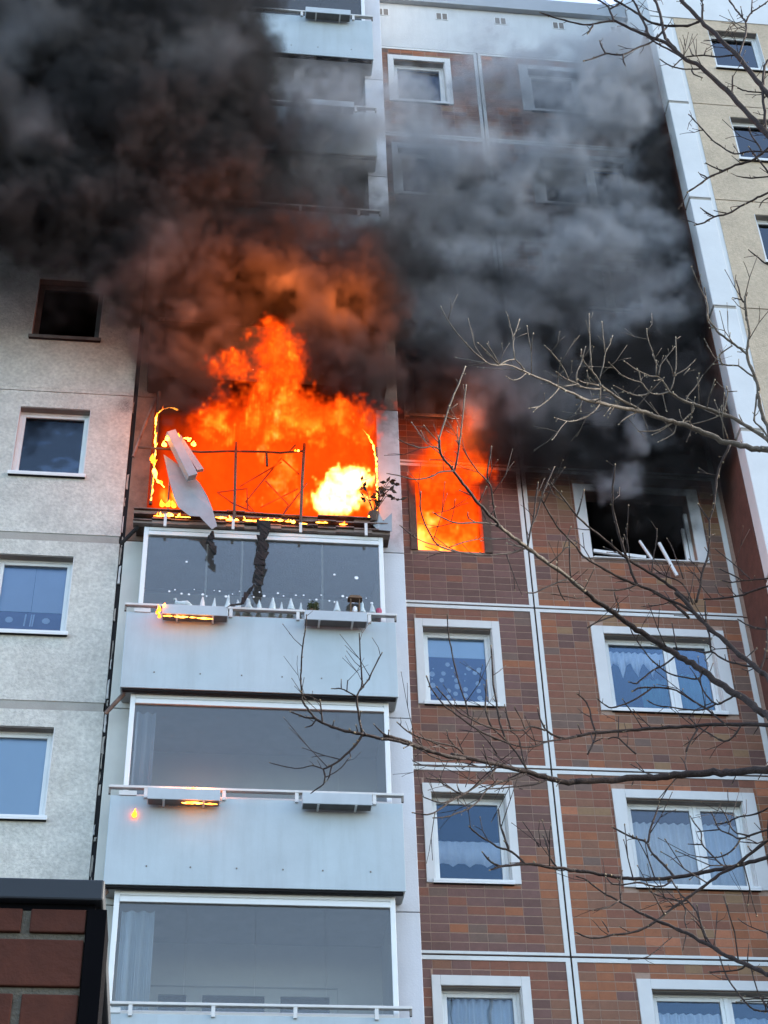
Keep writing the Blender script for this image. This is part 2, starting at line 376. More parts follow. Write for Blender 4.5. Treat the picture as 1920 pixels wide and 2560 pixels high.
for bi, (bx0, bx1, op, su) in enumerate(bays):
    for k in range(-1, 7):
        z0, z1 = FZ(k), FZ(k+1)
        hole = (op[0], op[1], z0+1.03, z0+2.38)
        wm = MAT['mortar']
        wall_with_holes(bx0+.012, bx1-.012 if bi == 0 else bx1+.09, z0+.012, z1-.012, [hole], 0.0, .26, wm, 'wall_panel', MBD)
        # pale strips along the panel joints
        s_ = MB(); xa = bx0 if bi == 0 else .075; xb = -.075 if bi == 0 else 3.17
        s_.box(xa, xb, -.016, 0, z0+.014, z0+.052); s_.box(xa, xb, -.016, 0, z1-.070, z1-.014)
        if bi == 0: s_.box(-.075, -.013, -.016, 0, z0+.014, z1-.014)
        else: s_.box(.013, .075, -.016, 0, z0+.014, z1-.014); s_.box(3.17, 3.25, -.016, 0, z0+.014, z1-.014)
        s_.build('joint_strip', MAT['joint_white'], MBD)
        ncol = 9 if bi == 0 else 13; pitch = .25 if bi == 0 else (3.17-.075)/13
        prev = [None]*ncol
        for rI in range(NR):
            for c_ in range(ncol):
                x = (-.075-.125-c_*pitch) if bi == 0 else (.075+pitch/2+c_*pitch)
                z = z0+.052+RP*(rI+.5)
                mname = tile_mat(bi, k, c_, rI)
                if prev[c_] and rt.random() < .34: mname = prev[c_]
                if c_ and rt.random() < .2: mname = last
                last = mname; prev[c_] = mname
                hw = pitch/2-.0045
                xa_, xb_ = max(x-hw, -2.12), x+hw; zlo, zhi = z-RP/2+.0075, z+RP/2-.0075
                if z-.05 < z0+2.52 and z+.05 > z0+1.01:      # keep clear of the window surround
                    if xa_ < su[1] and xb_ > su[0]:
                        if xa_ < su[0]-.02: xb_ = su[0]-.004
                        elif xb_ > su[1]+.02: xa_ = su[1]+.004
                        elif z+.05 > z0+2.52 and z+.0577 > z0+2.54: zlo = z0+2.519
                        elif z-.0577 < z0+.985: zhi = z0+.992
                        else: continue
                if xb_-xa_ < .03: continue
                tile_cells.append((xa_, xb_, (zlo+zhi)/2, mname, k, zhi-zlo))
gap = MB()
for k in range(-1, 8): gap.box(-2.12, 3.3, .03, .2, FZ(k)-.0125, FZ(k)+.0125)
gap.box(-.013, .013, .03, .2, FZ(-1), FZ(7))
gap.build('joint_gap', MAT['joint_gap'], MBD)
# the 300 tiles that show largest are objects of their own, the rest one mesh
vis = [t for t in tile_cells if t[1] > -1.97]
def tile_rank(t): return (t[2] if t[2] > 9.55 else 99)
vis.sort(key=tile_rank)
own = vis[:300]; ownset = set(id(t) for t in own)
tile_mesh = {}
def tile_me(wd, ht):
    key = (round(wd, 3), round(ht, 3))
    if key not in tile_mesh:
        b = MB(); b.box(-wd/2, wd/2, -.003, 0, -ht/2, ht/2, skip='k'); tile_mesh[key] = b.mesh('tile', MAT['tile_red'])
    return tile_mesh[key]
for t in own:
    o = bpy.data.objects.new('tile', tile_me(t[1]-t[0], t[5])); col.objects.link(o)
    o.location = ((t[0]+t[1])/2, -.0005-rt.random()*.0018, t[2]); o.parent = MBD; o.matrix_parent_inverse = Matrix.Translation(-Vector(MBD.location))
    o.material_slots[0].link = 'OBJECT'; o.material_slots[0].material = MAT[t[3]]
b = MB()
for t in tile_cells:
    if id(t) in ownset: continue
    b.cur = TILES.index(t[3]); d = rt.random()*.0018
    b.box(t[0], t[1], -.0035-d, -.0005, t[2]-t[5]/2, t[2]+t[5]/2, skip='k')
tag(b.build('tile_cladding', [MAT[n] for n in TILES], MBD), kind='stuff')
# windows of the tiled bays
for k in range(-1, 7):
    z0 = FZ(k)
    for bi in (0, 1):
        op, su = ((SM, SS), (LG, LS))[bi]
        if k == 2 and bi == 0:
            b = MB(); y = -.03
            b.box(SS[0], SM[0], y, -.0005, z0+1.015, z0+2.515); b.box(SM[1], SS[1], y, -.0005, z0+1.015, z0+2.515); b.box(SM[0], SM[1], y, -.0005, z0+2.38, z0+2.515)
            b.build('window', MAT['scorched'], MBD, bevel=.006); continue
        window(MBD, op[0], op[1], z0+1.03, z0+2.38, 0.0, mull=None if bi == 0 else 2.03, pane='pane_clear' if (bi + k) % 2 == 0 or k == 1 and bi == 0 else 'pane_neutral',
               surround=(su[0], su[1], z0+1.012, z0+2.515), broken=(k == 2)) if not (k == 2) else None
        if k == 2:
            f = MB(); f.box(su[0], op[0], -.03, -.0005, z0+1.012, z0+2.515); f.box(op[1], su[1], -.03, -.0005, z0+1.012, z0+2.515); f.box(op[0], op[1], -.03, -.0005, z0+2.38, z0+2.515)
            f.box(op[0], op[1], -.05, .12, z0+1.005, z0+1.03)
            fr = f.build('window', MAT['surround_paint'], MBD, bevel=.006)
            f = MB(); f.box(op[1]-.06, op[1]-.004, .10, .17, z0+1.03, z0+2.1); f.box(op[1]-.13, op[1]-.075, .115, .17, z0+1.05, z0+1.8)
            f.build('frame_remnant', MAT['white_frame'], fr)
            def stick(p, q, t, nm):
                f = MB(); P, Q = Vector(p), Vector(q); n = Vector((-(Q-P).z, 0, (Q-P).x)).normalized()*t
                f.plate([P, Q, Q+n, P+n], (0, 1, 0), .035); return f.build(nm, MAT['white_frame'], fr)
            stick((op[0]+.02, -.03, z0+1.13), (1.85, -.06, z0+1.02), .055, 'broken_rail')
            stick((op[0]+.04, .02, z0+1.06), (1.78, .02, z0+.99+.045), .03, 'broken_rail')
            stick((1.79, -.02, z0+1.40), (1.945, -.04, z0+1.01), .035, 'broken_rail')
            stick((2.08, -.07, z0+1.34), (2.27, -.10, z0+.68), .045, 'broken_rail')
# attic above the tiles with vent pairs, then the roof fascia
a = MB(); a.box(-2.13, 3.323, -.006, .26, FZ(7)+.012, 31.87); a.build('attic_wall', MAT['attic_paint'], MBD)
for i in range(5):
    x = -2.03+1.238*i; v = MB()
    v.box(x, x+.26, -.016, -.0065, 31.415, 31.655)
    vo = v.build('vent', MAT['surround_paint'], MBD)
    v = MB(); v.box(x+.02, x+.115, -.02, -.0165, 31.435, 31.635); v.box(x+.145, x+.24, -.02, -.0165, 31.435, 31.635); v.build('vent_grille', MAT['reveal'], vo)
a = MB(); a.box(-2.5, 3.30, -.10, .3, 31.872, 32.32); a.box(-2.5, 3.31, -.125, -.1, 31.862, 31.90); a.build('roof_fascia', MAT['fascia_metal'], MBD, bevel=.01)
# fins beside the loggias
for x0, x1, mname in ((-2.48, -2.135, 'fin_paint'), (-6.135, -5.86, 'cream_paint')):
    for k in range(-1, 7):
        s_ = MB(); s_.box(x0, x1, YL, 0.3, FZ(k)-.0, FZ(k+1)-.012 if k < 6 else 32.3); s_.build('side_wall', MAT['scorched_brown' if (k == 2 and x0 < -5) or k == 3 else 'sooty_paint' if k == 2 else mname], MBD, bevel=.008)
s_ = MB(); s_.box(-6.135, -2.135, YL, .3, 0, FZ(-1)-.012); s_.box(-2.12, 3.3, 0, .26, 0, FZ(-1)-.014); s_.build('lower_wall', MAT['fin_paint'], MBD)
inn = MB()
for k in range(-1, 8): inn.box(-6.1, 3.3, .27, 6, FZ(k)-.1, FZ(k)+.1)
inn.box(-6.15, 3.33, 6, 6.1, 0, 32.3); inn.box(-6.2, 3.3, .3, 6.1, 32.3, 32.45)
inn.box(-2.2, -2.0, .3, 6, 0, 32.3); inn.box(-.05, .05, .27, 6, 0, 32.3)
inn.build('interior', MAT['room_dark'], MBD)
# crumbling foam in the seam beside the left building
rs = random.Random(3)
seam = MB(); seam.box(-6.198, -6.137, YL+.03, YL+.25, 8, 32)
seam.build('seam_gap', MAT['joint_gap'], MBD)
fo = MB(); z = 9.0
while z < 19.0:
    h = rs.uniform(.05, .35); wd = rs.uniform(.015, .045)
    if rs.random() < .62:
        x = -6.198+rs.uniform(0, .02); y = YL+rs.uniform(-.012, .03)
        fo.cur = 0 if rs.random() < .45 else 1
        fo.plate([(x, y, z), (x+wd, y+.01, z+rs.uniform(-.02, .02)), (x+wd*rs.uniform(.5, 1), y, z+h*.5), (x+wd, y+.01, z+h), (x+.004, y, z+h*.9)], (0, 1, 0), .05)
    z += h*rs.uniform(.8, 1.5)
tag(fo.build('seam_foam', [MAT['foam'], MAT['stucco_band']], MBD), kind='stuff')

# ------------------------------------------------------------------ loggias
XB0, XB1 = -6.0, -2.35; YP = -1.6; YG = -1.48
def loggia(k):
    zb = FZ(k)+.08; rail_z = zb+1.335
    s_ = MB(); s_.box(XB0+.02, XB1-.02, YP+(.16 if k == 2 else .03), -1.0, zb+.004, zb+.16); s_.box(-5.86, -2.48, -1.0, .25, zb+.004, zb+.16)
    bal = s_.build('balcony', MAT['scorched'] if k == 2 else MAT['soot'] if k == 3 else MAT['soffit'], MBD)
    dk = MB(); dk.box(XB0+.03, XB1-.03, YP+.024, YP+.09, zb-.022, zb+.002)
    if k not in (2, 3): dk.build('drip_edge', MAT['joint_gap'], bal)
    # inner wall with door and window
    zz = FZ(k); wmat = MAT['soot'] if k == 3 else MAT['scorched'] if k == 2 else MAT['loggia_wall']
    iw = MB(); hz = zz+2.32
    iw.box(-5.86, -2.48, 0, .25, hz, zz+2.8); iw.box(-5.86, -5.40, 0, .25, zz, hz); iw.box(-3.05, -2.48, 0, .25, zz, hz); iw.box(-5.40, -3.05, .0, .25, zz, zz+.3 if k == 2 else zz+.9)
    iw.build('inner_wall', wmat, bal)
    if k != 2:
        fr = MB()
        for x0, x1 in ((-5.40, -4.85), (-4.85, -3.87), (-3.87, -3.05)):
            for q in ((x0, x0+.10), (x1-.10, x1)): fr.box(q[0], q[1], .05, .13, zz+.9, hz)
            fr.box(x0+.1, x1-.1, .05, .13, hz-.10, hz); fr.box(x0+.1, x1-.1, .05, .13, zz+.9, zz+1.0)
        fr.build('inner_window', MAT['white_frame'], bal)
        pn = MB(); pn.box(-5.3, -3.15, .085, .095, zz+1.0, hz-.1); pn.build('inner_pane', MAT['pane_dark'], bal)
        p = MB(); p.box(XB0, XB1, YP, YP+.022, zb, zb+1.205); p.box(XB0, XB0+.02, YP+.022, YL, zb+.02, zb+1.2); p.box(XB1-.02, XB1, YP+.022, YL, zb+.02, zb+1.2)
        p.build('parapet', MAT['soot'] if k == 3 else MAT['parapet_paint'], bal, bevel=.006)
        bolts = MB()
        rb = random.Random(k+20)
        for i in range(6):
            x = XB0+.45+i*.55+rb.uniform(-.05, .05); bolts.box(x, x+.018, YP-.006, YP-.0005, zb+.24, zb+.258)
        tag(bolts.build('bolts', MAT['reveal'], bal), kind='stuff')
        r = MB(); 
        if k != 3:
            r.box(XB0-.03, XB1+.015, YP-.035, YP+.035, rail_z-.035, rail_z); r.build('handrail', MAT['rail_white'], bal, bevel=.006)
        for x in () if k == 3 else ((-5.57, -4.63, -3.69, -2.75) if k < 0 else (-5.57, -4.60, -3.69, -2.71)):
            q = MB(); q.box(x-.022, x+.022, YP-.03, YP-.004, zb+1.17, rail_z-.034); q.build('post', MAT['rail_white'], bal)
        for bx in ((XB0-.03, XB0-.005, YP-.01, YP+.03, zb+1.225, rail_z-.036), (XB1-.012, XB1+.014, YP-.02, YP+.02, zb+1.225, rail_z-.036)):
            q = MB(); q.box(*bx); q.build('rail_bracket', MAT['reveal'], bal)
        q = MB(); q.box(XB0+.10, XB0+.32, YP-.012, YP+.01, zb+1.207, zb+1.27); q.build('rail_clip', MAT['rail_white'], bal)
    if k in (-1, 0, 1, 6):
        zt = FZ(k+1)+.06; fr = MB()
        fr.box(-5.86, -5.795, YG, YG+.05, zb+.16, zt); fr.box(-2.535, -2.47, YG, YG+.05, zb+.16, zt)
        fr.box(-5.795, -2.535, YG, YG+.05, zt-.055, zt); fr.box(-5.795, -2.535, YG-.012, YG+.05, zt-.145, zt-.085); fr.box(-5.795, -2.535, YG+.012, YG+.05, zt-.085, zt-.055)
        fr.box(-5.795, -2.535, YG, YG+.05, rail_z-.1, rail_z-.04)
        fo_ = fr.build('glazing_frame', MAT['white_frame'], bal, bevel=.006)
        xs = [-5.795, -4.96, -4.47, -3.34, -2.535] if k == 1 else ([-5.795, -4.98, -4.16, -3.32, -2.535] if k != 0 else [-5.795, -3.15, -2.535])
        for i in range(len(xs)-1):
            pn = MB(); pn.box(xs[i]+.0008, xs[i+1]-.0008, YG+.02, YG+.028, zb+.2, zt-.14); pn.build('pane', MAT['pane_loggia'], bal)
        if k == 1:
            for x in (-4.96, -4.47, -3.34):
                q = MB(); q.box(x-.012, x+.012, YG+.03, YG+.06, zb+.2, zt-.15); q.build('glazing_bar', MAT['rail_white'], bal)
    # waste spout at the left corner of the slab
    if k in (0, 1, 2, 3):
        q = MB()
        if k == 3: q.tube([(-5.84, -1.45, 18.93), (-5.97, -1.45, 18.4), (-6.11, -1.42, 17.75)], .022, 8)
        else: q.tube([(-5.95, -1.45, zb-.01), (-6.04, -1.43, zb-.12), (-6.17, -1.40, zb-.29)], [.03, .03, .027], 8)
        q.build('drain_spout', MAT['burnt_metal'] if k != 2 else MAT['charred'], bal)
    return bal
LOG = {k: loggia(k) for k in range(-1, 7)}
# burnt storey: charred ledge, bare rail frame
bal = LOG[2]; zb = FZ(2)+.08
for i, (z0, z1, yo, mname) in enumerate(((16.425, 16.475, .03, 'dark_slab'), (16.482, 16.50, .0, 'burnt_metal'), (16.51, 16.555, .05, 'charred'), (16.565, 16.583, -.02, 'burnt_metal'), (16.595, 16.645, .03, 'scorched_brown'), (16.655, 16.668, -.02, 'burnt_metal'))):
    b = MB(); n = 14; xs = [XB0-.02+(XB1-XB0)*j/n for j in range(n+1)]; rr = random.Random(i)
    for j in range(n):
        dz = rr.uniform(-.014, .014); dy = rr.uniform(-.02, .02)
        b.box(xs[j], xs[j+1]+.001*(j % 2), YP+.03+yo+dy, YP+.15+yo+dy, z0+dz, z1+dz)
    b.build('charred_ledge', MAT[mname], bal)
for x in (-5.57, -4.615, -3.66, -2.725):
    b = MB(); b.box(x-.02, x+.02, YP-.03, YP, 16.32, 16.54); b.build('post', MAT['rail_white'], bal)
def bar(pts, r, name='rail_bar', mname='scorched'):
    b = MB(); b.tube(pts, r, 6); return b.build(name, MAT[mname], bal)
bar([(-6.04, -1.62, 17.765), (-5.5, -1.62, 17.76), (-5.13, -1.62, 17.735), (-4.72, -1.62, 17.78), (-4.2, -1.62, 17.805), (-3.97, -1.62, 17.80), (-3.61, -1.62, 17.86)], .018)
bar([(-4.62, -1.62, 17.96), (-4.61, -1.62, 17.2), (-4.605, -1.62, 16.5)], .022)
bar([(-3.61, -1.62, 18.0), (-3.64, -1.62, 17.3), (-3.66, -1.62, 16.5)], .024)
bar([(-4.17, -1.62, 17.81), (-4.153, -1.62, 17.53)], .02)
bar([(-5.8, -1.5, 19.0), (-5.79, -1.5, 18.0), (-5.80, -1.5, 16.8)], .025, 'frame_post', 'scorched')
bar([(-2.53, -1.5, 18.1), (-2.54, -1.5, 16.8)], .025, 'frame_post', 'scorched')
bar([(-5.55, -1.52, 17.4), (-5.55, -1.52, 16.6)], .015, 'frame_post', 'burnt_metal')
bar([(-2.745, -1.5, 19.2), (-2.75, -1.5, 18.6)], .02, 'frame_post', 'scorched')
bar([(-2.86, -1.45, 19.2), (-2.86, -1.45, 18.6)], .02, 'frame_post', 'scorched')

# ------------------------------------------------------------------ drying rack on the burning balcony
dr = empty('drying_rack', (-4.1, -1.3, 16.7))
tag(dr, 'bent wire drying rack silhouetted against the flames on the burning balcony', 'drying rack')
for pts in ([(-3.93, -1.3, 17.98), (-4.44, -1.3, 17.1), (-4.32, -1.3, 16.93)], [(-3.91, -1.28, 17.97), (-3.66, -1.28, 17.69)], [(-4.16, -1.32, 17.5), (-3.82, -1.3, 17.08), (-3.89, -1.3, 16.9), (-3.55, -1.3, 17.51)],
            [(-4.22, -1.27, 17.03), (-3.68, -1.27, 17.42)], [(-4.53, -1.26, 17.42), (-3.93, -1.26, 17.93)], [(-4.86, -1.3, 17.25), (-4.43, -1.3, 17.35), (-4.41, -1.3, 16.95)], [(-4.86, -1.3, 17.25), (-4.63, -1.3, 17.06), (-4.3, -1.3, 16.9)],
            [(-3.82, -1.25, 18.15), (-3.72, -1.25, 18.3)]):
    b = MB(); b.tube(pts, .013, 6); b.build('wire', MAT['scorched'], dr)
# torn flower box and metal sheet hanging from the rail
fb = MB()
A_, B_ = Vector((-5.66, -1.72, 17.90)), Vector((-5.30, -1.80, 17.0)); ax = (B_-A_); e1 = Vector((.20, -.02, .08)); e2 = Vector((.03, -.13, .0))
fb.plate([A_, B_, B_+e1*.62, A_+e1*.62], e2, .13)
fbo = fb.build('flower_box', MAT['sheet_metal'], bevel=.008)
tag(fbo, 'grey flower box torn loose and hanging steeply on the burning balcony', 'flower box', 'flower boxes on the balconies')
b = MB(); b.cur = 0; b.plate([A_+e1*.68+Vector((0, -.02, -.06)), B_+e1*.70+Vector((.0, -.02, .1)), B_+e1*1.15+Vector((0, .0, .1)), A_+e1*1.15+Vector((.0, .0, -.1))], (0, -1, 0), .06); b.build('liner', MAT['sheet_metal'], fbo)
ms = MB(); ms.plate([(-5.66, -1.66, 17.62), (-5.57, -1.67, 17.20), (-5.47, -1.70, 16.80), (-5.40, -1.72, 16.60), (-5.23, -1.73, 16.44), (-5.09, -1.74, 16.43), (-5.0, -1.76, 16.30), (-4.91, -1.78, 16.18), (-4.84, -1.78, 16.24), (-4.92, -1.75, 16.58), (-5.0, -1.73, 16.82), (-5.12, -1.68, 17.10), (-5.30, -1.64, 17.35)], (0, 1, 0), .008)
tag(ms.build('metal_sheet', MAT['sheet_metal']), 'torn grey metal sheet hanging below the loose flower box over the burning ledge', 'metal sheet')
ms = MB(); ms.plate([(-2.65, -1.56, 16.60), (-2.525, -1.6, 16.75), (-2.47, -1.58, 16.63), (-2.34, -1.6, 16.78), (-2.35, -1.6, 16.44), (-2.55, -1.58, 16.47)], (0, 1, 0), .01)
tag(ms.build('metal_sheet', MAT['sheet_metal']), 'small torn grey scrap at the right end of the burnt ledge', 'metal sheet')
def rag(pts, w_, name, label, seed):
    r_ = random.Random(seed); b = MB(); P = [Vector(p) for p in pts]
    for i in range(len(P)-1):
        steps = max(2, int((P[i+1]-P[i]).length/.085))
        for j in range(steps):
            p = P[i].lerp(P[i+1], j/steps); q = P[i].lerp(P[i+1], min(1.15, (j+1.6)/steps))
            a = w_[i]*r_.uniform(.35, 1.0)/2; c = w_[min(i+1, len(w_)-1)]*r_.uniform(.25, 1)/2; dy = r_.uniform(-.012, .012); sh = r_.uniform(-.03, .03)
            b.plate([p+Vector((-a+sh, dy, 0)), p+Vector((a+sh, dy+.02, r_.uniform(-.02, .02))), q+Vector((c, -dy, 0)), q+Vector((-c, -dy+.02, r_.uniform(-.02, .02)))], (0, 1, 0), .012)
    o = b.build(name, MAT['charred']); tag(o, label, 'burnt cloth'); return o
rag([(-4.88, -1.68, 16.24), (-4.93, -1.68, 16.05), (-4.86, -1.68, 15.86)], [.06, .13, .12], 'charred_cloth', 'short black charred scrap dangling below the torn metal sheet', 1)
rag([(-4.17, -1.68, 16.46), (-4.2, -1.68, 16.1), (-4.23, -1.68, 15.72), (-4.23, -1.68, 15.36)], [.2, .2, .17, .12], 'charred_cloth', 'long black charred strip hanging over the glazing below the fire', 2)
rag([(-4.3, -1.7, 15.32), (-4.37, -1.71, 15.17), (-4.44, -1.74, 14.97), (-4.63, -1.84, 14.83)], [.05, .09, .06, .05], 'charred_cloth', 'thin black charred strip lying across the left flower box', 3)
# singed plant at the right end of the burning balcony
cp = empty('house_plant', (-2.55, -1.55, 16.75)); tag(cp, 'singed potted plant with curled leaves at the right end of the burning balcony', 'plant')
b = MB(); b.lathe((-2.6, -1.55, 16.62), [(.06, 0), (.09, .16), (.085, .17)], 10); b.build('pot', MAT['scorched'], cp)
b = MB()
rp = random.Random(9); tips = []
for i in range(9):
    t_ = Vector((-2.56+rp.uniform(-.28, .34), -1.58+rp.uniform(-.12, .1), 17.15+rp.uniform(-.2, .35))); s0 = Vector((-2.6, -1.55, 16.78)); m1 = s0.lerp(t_, .55)+Vector((0, 0, .08)); tips += [m1, t_, s0.lerp(t_, .8)]
    b.tube([s0, m1, t_], [.008, .006, .004], 5)
tips += [Vector((-2.22, -1.6, 17.03)), Vector((-2.3, -1.6, 17.08)), Vector((-2.40, -1.6, 17.12))]
b.tube([(-2.6, -1.55, 16.78), (-2.42, -1.6, 17.08), (-2.18, -1.6, 17.03)], [.008, .006, .004], 5)
b.build('stem', MAT['leaf_dead'], cp)
for t_ in tips:
    for q in range(2):
        b = MB(); d = Vector((rp.uniform(-1, 1), rp.uniform(-.6, .6), rp.uniform(-.5, .9))).normalized()*rp.uniform(.07, .13); n = d.cross(Vector((rp.uniform(-1, 1), rp.uniform(-1, 1), rp.uniform(-1, 1)))).normalized()*.028
        b.plate([t_, t_+d*.4+n, t_+d, t_+d*.45-n], n.cross(d), .004); b.build('leaf', MAT['leaf_dead'], cp)

# ------------------------------------------------------------------ flower boxes on the rails
def planter(x0, x1, k, label):
    zb = FZ(k)+.08
    b = MB(); b.box(x0, x1, -1.80, -1.785, zb+1.06, zb+1.215); b.box(x0, x0+.012, -1.785, -1.64, zb+1.06, zb+1.21); b.box(x1-.012, x1, -1.785, -1.64, zb+1.06, zb+1.21)
    o = b.build('flower_box', MAT['planter_face'], bevel=.004)
    tag(o, label, 'flower box', 'flower boxes on the balconies')
    b = MB(); b.box(x0+.014, x1-.014, -1.783, -1.635, zb+1.068, zb+1.19); b.build('trough', MAT['planter_under'], o)
    for x in (x0+.2, x1-.2):
        b = MB(); b.box(x-.014, x+.014, -1.79, -1.61, zb+1.052, zb+1.060); b.build('bracket', MAT['rail_white'], o)
    b = MB(); b.box(x0+.02, x1-.02, -1.78, -1.64, zb+1.192, zb+1.2); b.build('soil', MAT['wood_brown'], o)
    return o
planter(-5.52, -4.64, 1, 'flower box with flames along its underside, on the ornament-filled balcony')
planter(-3.61, -2.76, 1, 'flower box hung under the lantern on the ornament-filled balcony')
planter(-5.54, -4.65, 0, 'flower box with fire glowing behind it on the second balcony below the blaze')
planter(-3.63, -2.76, 0, 'right hand flower box with no flames on the second balcony below the blaze')
planter(-3.63, -2.78, 6, 'flower box on the topmost balcony beside the roof')
planter(-3.62, -2.76, 5, 'flower box half veiled by smoke on the unglazed balcony near the top')

# ------------------------------------------------------------------ curtains, blinds and ornaments
def pleated(name, x0, x1, z0, z1, y, mname, label, cat, amp=.025, per=.11, hem=0.0, group=None):
    b = MB(); n = max(12, int((x1-x0)/per*8)); rr = random.Random(int(abs(x0*977+z0*131)))
    ph = rr.uniform(0, 6); xs = [x0+(x1-x0)*i/n for i in range(n+1)]
    ys = [y+amp*math.sin(2*math.pi*(x-x0)/per+ph+.8*math.sin(x*9)) for x in xs]
    for i in range(n):
        za = z0+hem*abs(math.sin(math.pi*(xs[i]-x0)/(x1-x0)*4)); zb_ = z0+hem*abs(math.sin(math.pi*(xs[i+1]-x0)/(x1-x0)*4))
        b.quad((xs[i], ys[i], za), (xs[i+1], ys[i+1], zb_), (xs[i+1], ys[i+1], z1), (xs[i], ys[i], z1))
    o = b.build(name, MAT[mname], smooth=True); sol = o.modifiers.new('thick', 'SOLIDIFY'); sol.thickness = .003
    tag(o, label, cat, group); return o
z = FZ
pleated('curtain', SM[0]+.03, SM[1]-.03, z(-1)+1.0, z(-1)+2.29, .215, 'curtain_blue', 'pale blue curtain in the lowest small window of the tiled wall', 'curtain')
pleated('curtain', LG[0]+.03, 2.0, z(-1)+1.0, z(-1)+2.15, .215, 'curtain_white', 'white pleated curtain in the large window at the bottom edge', 'curtain')
pleated('curtain', 2.02, LG[1], z(-1)+1.0, z(-1)+2.1, .215, 'curtain_blue', 'pale curtain behind the right pane of the large window at the bottom edge', 'curtain')
pleated('curtain', LG[0]+.08, 1.95, z(0)+1.0, z(0)+2.12, .215, 'curtain_white', 'white pleated curtain behind the left pane of the second large window from the bottom', 'curtain')
pleated('curtain', 2.08, LG[1], z(0)+1.0, z(0)+2.12, .22, 'curtain_blue', 'bluish pleated curtain behind the right pane of the second large window from the bottom', 'curtain')
pleated('lace_curtain', SM[0]+.05, SM[1]-.05, z(0)+1.36, z(0)+1.74, .20, 'lace', 'white lace cafe curtain across the lower half of a small tiled-wall window', 'curtain', .008, .12, .05)
pleated('lace_curtain', LG[0]+.06, 1.98, z(1)+1.75, z(1)+2.2, .21, 'lace', 'scalloped lace curtain in the large window just under the burnt-out one', 'curtain', .02, .1, .25)
pleated('curtain', 1.55, 1.98, z(1)+1.0, z(1)+1.75, .235, 'teal_cloth', 'teal curtain behind the left pane under the scalloped lace', 'curtain')
pleated('curtain', 2.08, 2.66, z(1)+1.0, z(1)+1.85, .235, 'teal_cloth', 'teal curtain behind the right pane beside the scalloped lace', 'curtain')
def sheet(name, x0, x1, z0, z1, y, mname, label, cat):
    b = MB(); b.box(x0, x1, y, y+.006, z0, z1); return tag(b.build(name, MAT[mname]), label, cat)
sheet('roller_blind', SM[0]+.05, SM[1]-.05, z(1)+1.98, z(1)+2.30, .205, 'blind_blue', 'light blue roller blind above the dotted cloth in the small window below the fire', 'blind')
dc = sheet('dotted_cloth', SM[0]+.05, SM[1]-.05, z(1)+1.05, z(1)+1.97, .19, 'fabric_navy', 'dark blue window cloth with scattered pale dots in the small window below the fire', 'cloth')
rd = random.Random(4); dots = MB()
for i in range(30):
    x = SM[0]+.17+.165*(i % 5)+rd.uniform(-.06, .06); zz = z(1)+1.18+.125*(i//5)+rd.uniform(-.045, .045); r_ = rd.choice((.012, .016, .038, .042, .045))
    b0 = len(dots.v); dots.quad(*[(x+r_*math.cos(a_)*.95, .1885, zz+r_*math.sin(a_)*1.05) for a_ in [i_*math.pi/4 for i_ in range(8)]])
tag(dots.build('dots', MAT['fabric_dot'], dc), kind='stuff')
# left building
sheet('roller_blind', -7.8, -6.87, z(0)+1.2, z(0)+2.42, YL+.20, 'blind_blue', 'pale blue lowered blind filling the lowest window of the grey rendered wall', 'blind')
sheet('roller_blind', -7.8, -7.34, z(1)+1.64, z(1)+2.42, YL+.22, 'blind_grey', 'left half of the grey blind above a purple strip in the rendered wall', 'blind')
sheet('roller_blind', -7.335, -6.87, z(1)+1.64, z(1)+2.42, YL+.225, 'blind_grey', 'right half of the grey blind above a purple strip in the rendered wall', 'blind')
vc = sheet('valance', -7.8, -6.87, z(1)+1.2, z(1)+1.63, YL+.222, 'fabric_purple', 'purple decorated strip under the grey blind in the rendered wall', 'valance')
dm = MB()
for x in (-7.62, -7.12):
    dm.quad(*[(x+.055*math.cos(a_), YL+.2205, z(1)+1.50+.05*math.sin(a_)) for a_ in [i_*math.pi/5 for i_ in range(10)]])
for x in (-7.42, -7.34, -7.31): dm.quad((x, YL+.2205, z(1)+1.40), (x+.018, YL+.2205, z(1)+1.40), (x+.03, YL+.2205, z(1)+1.60), (x+.01, YL+.2205, z(1)+1.60))
tag(dm.build('motifs', MAT['fabric_dot'], vc), kind='stuff')
sheet('roller_blind', 4.54, 5.45, z(5)+1.75, z(5)+2.40, YR+.22, 'blind_blue', 'light blue half lowered blind in the beige wall behind the branches', 'blind')
# loggia interiors
pleated('curtain', -5.76, -5.37, z(-1)+.9, z(-1)+2.66, -1.34, 'curtain_blue', 'light blue curtain at the left of the lowest glazed balcony', 'curtain', .03, .16)
pleated('curtain', -5.77, -5.52, z(0)+1.2, z(0)+2.66, -1.34, 'blind_grey', 'grey curtain at the left of the middle glazed balcony', 'curtain', .03, .13)
CONES = ['white cone figure first in the row, just right of the left glazing bar', 'tall white cone figure second in the row, right of the left flower box middle', 'white cone figure third in the row, under the second glazing bar',
         'white cone figure beside the end of the thin charred strip', 'narrow white cone figure under the long charred strip', 'broad white cone figure right of the long charred strip, sixth in the row', 'shortest white cone figure, seventh in the row from the left',
         'tall white cone figure eighth in the row, middle of the balcony rail', 'short white cone figure left of the dark moss ball', 'white cone figure between the right glazing bar and the lantern', 'white cone figure close against the right side of the lantern', 'white cone figure last in the row, beside the pink pot']
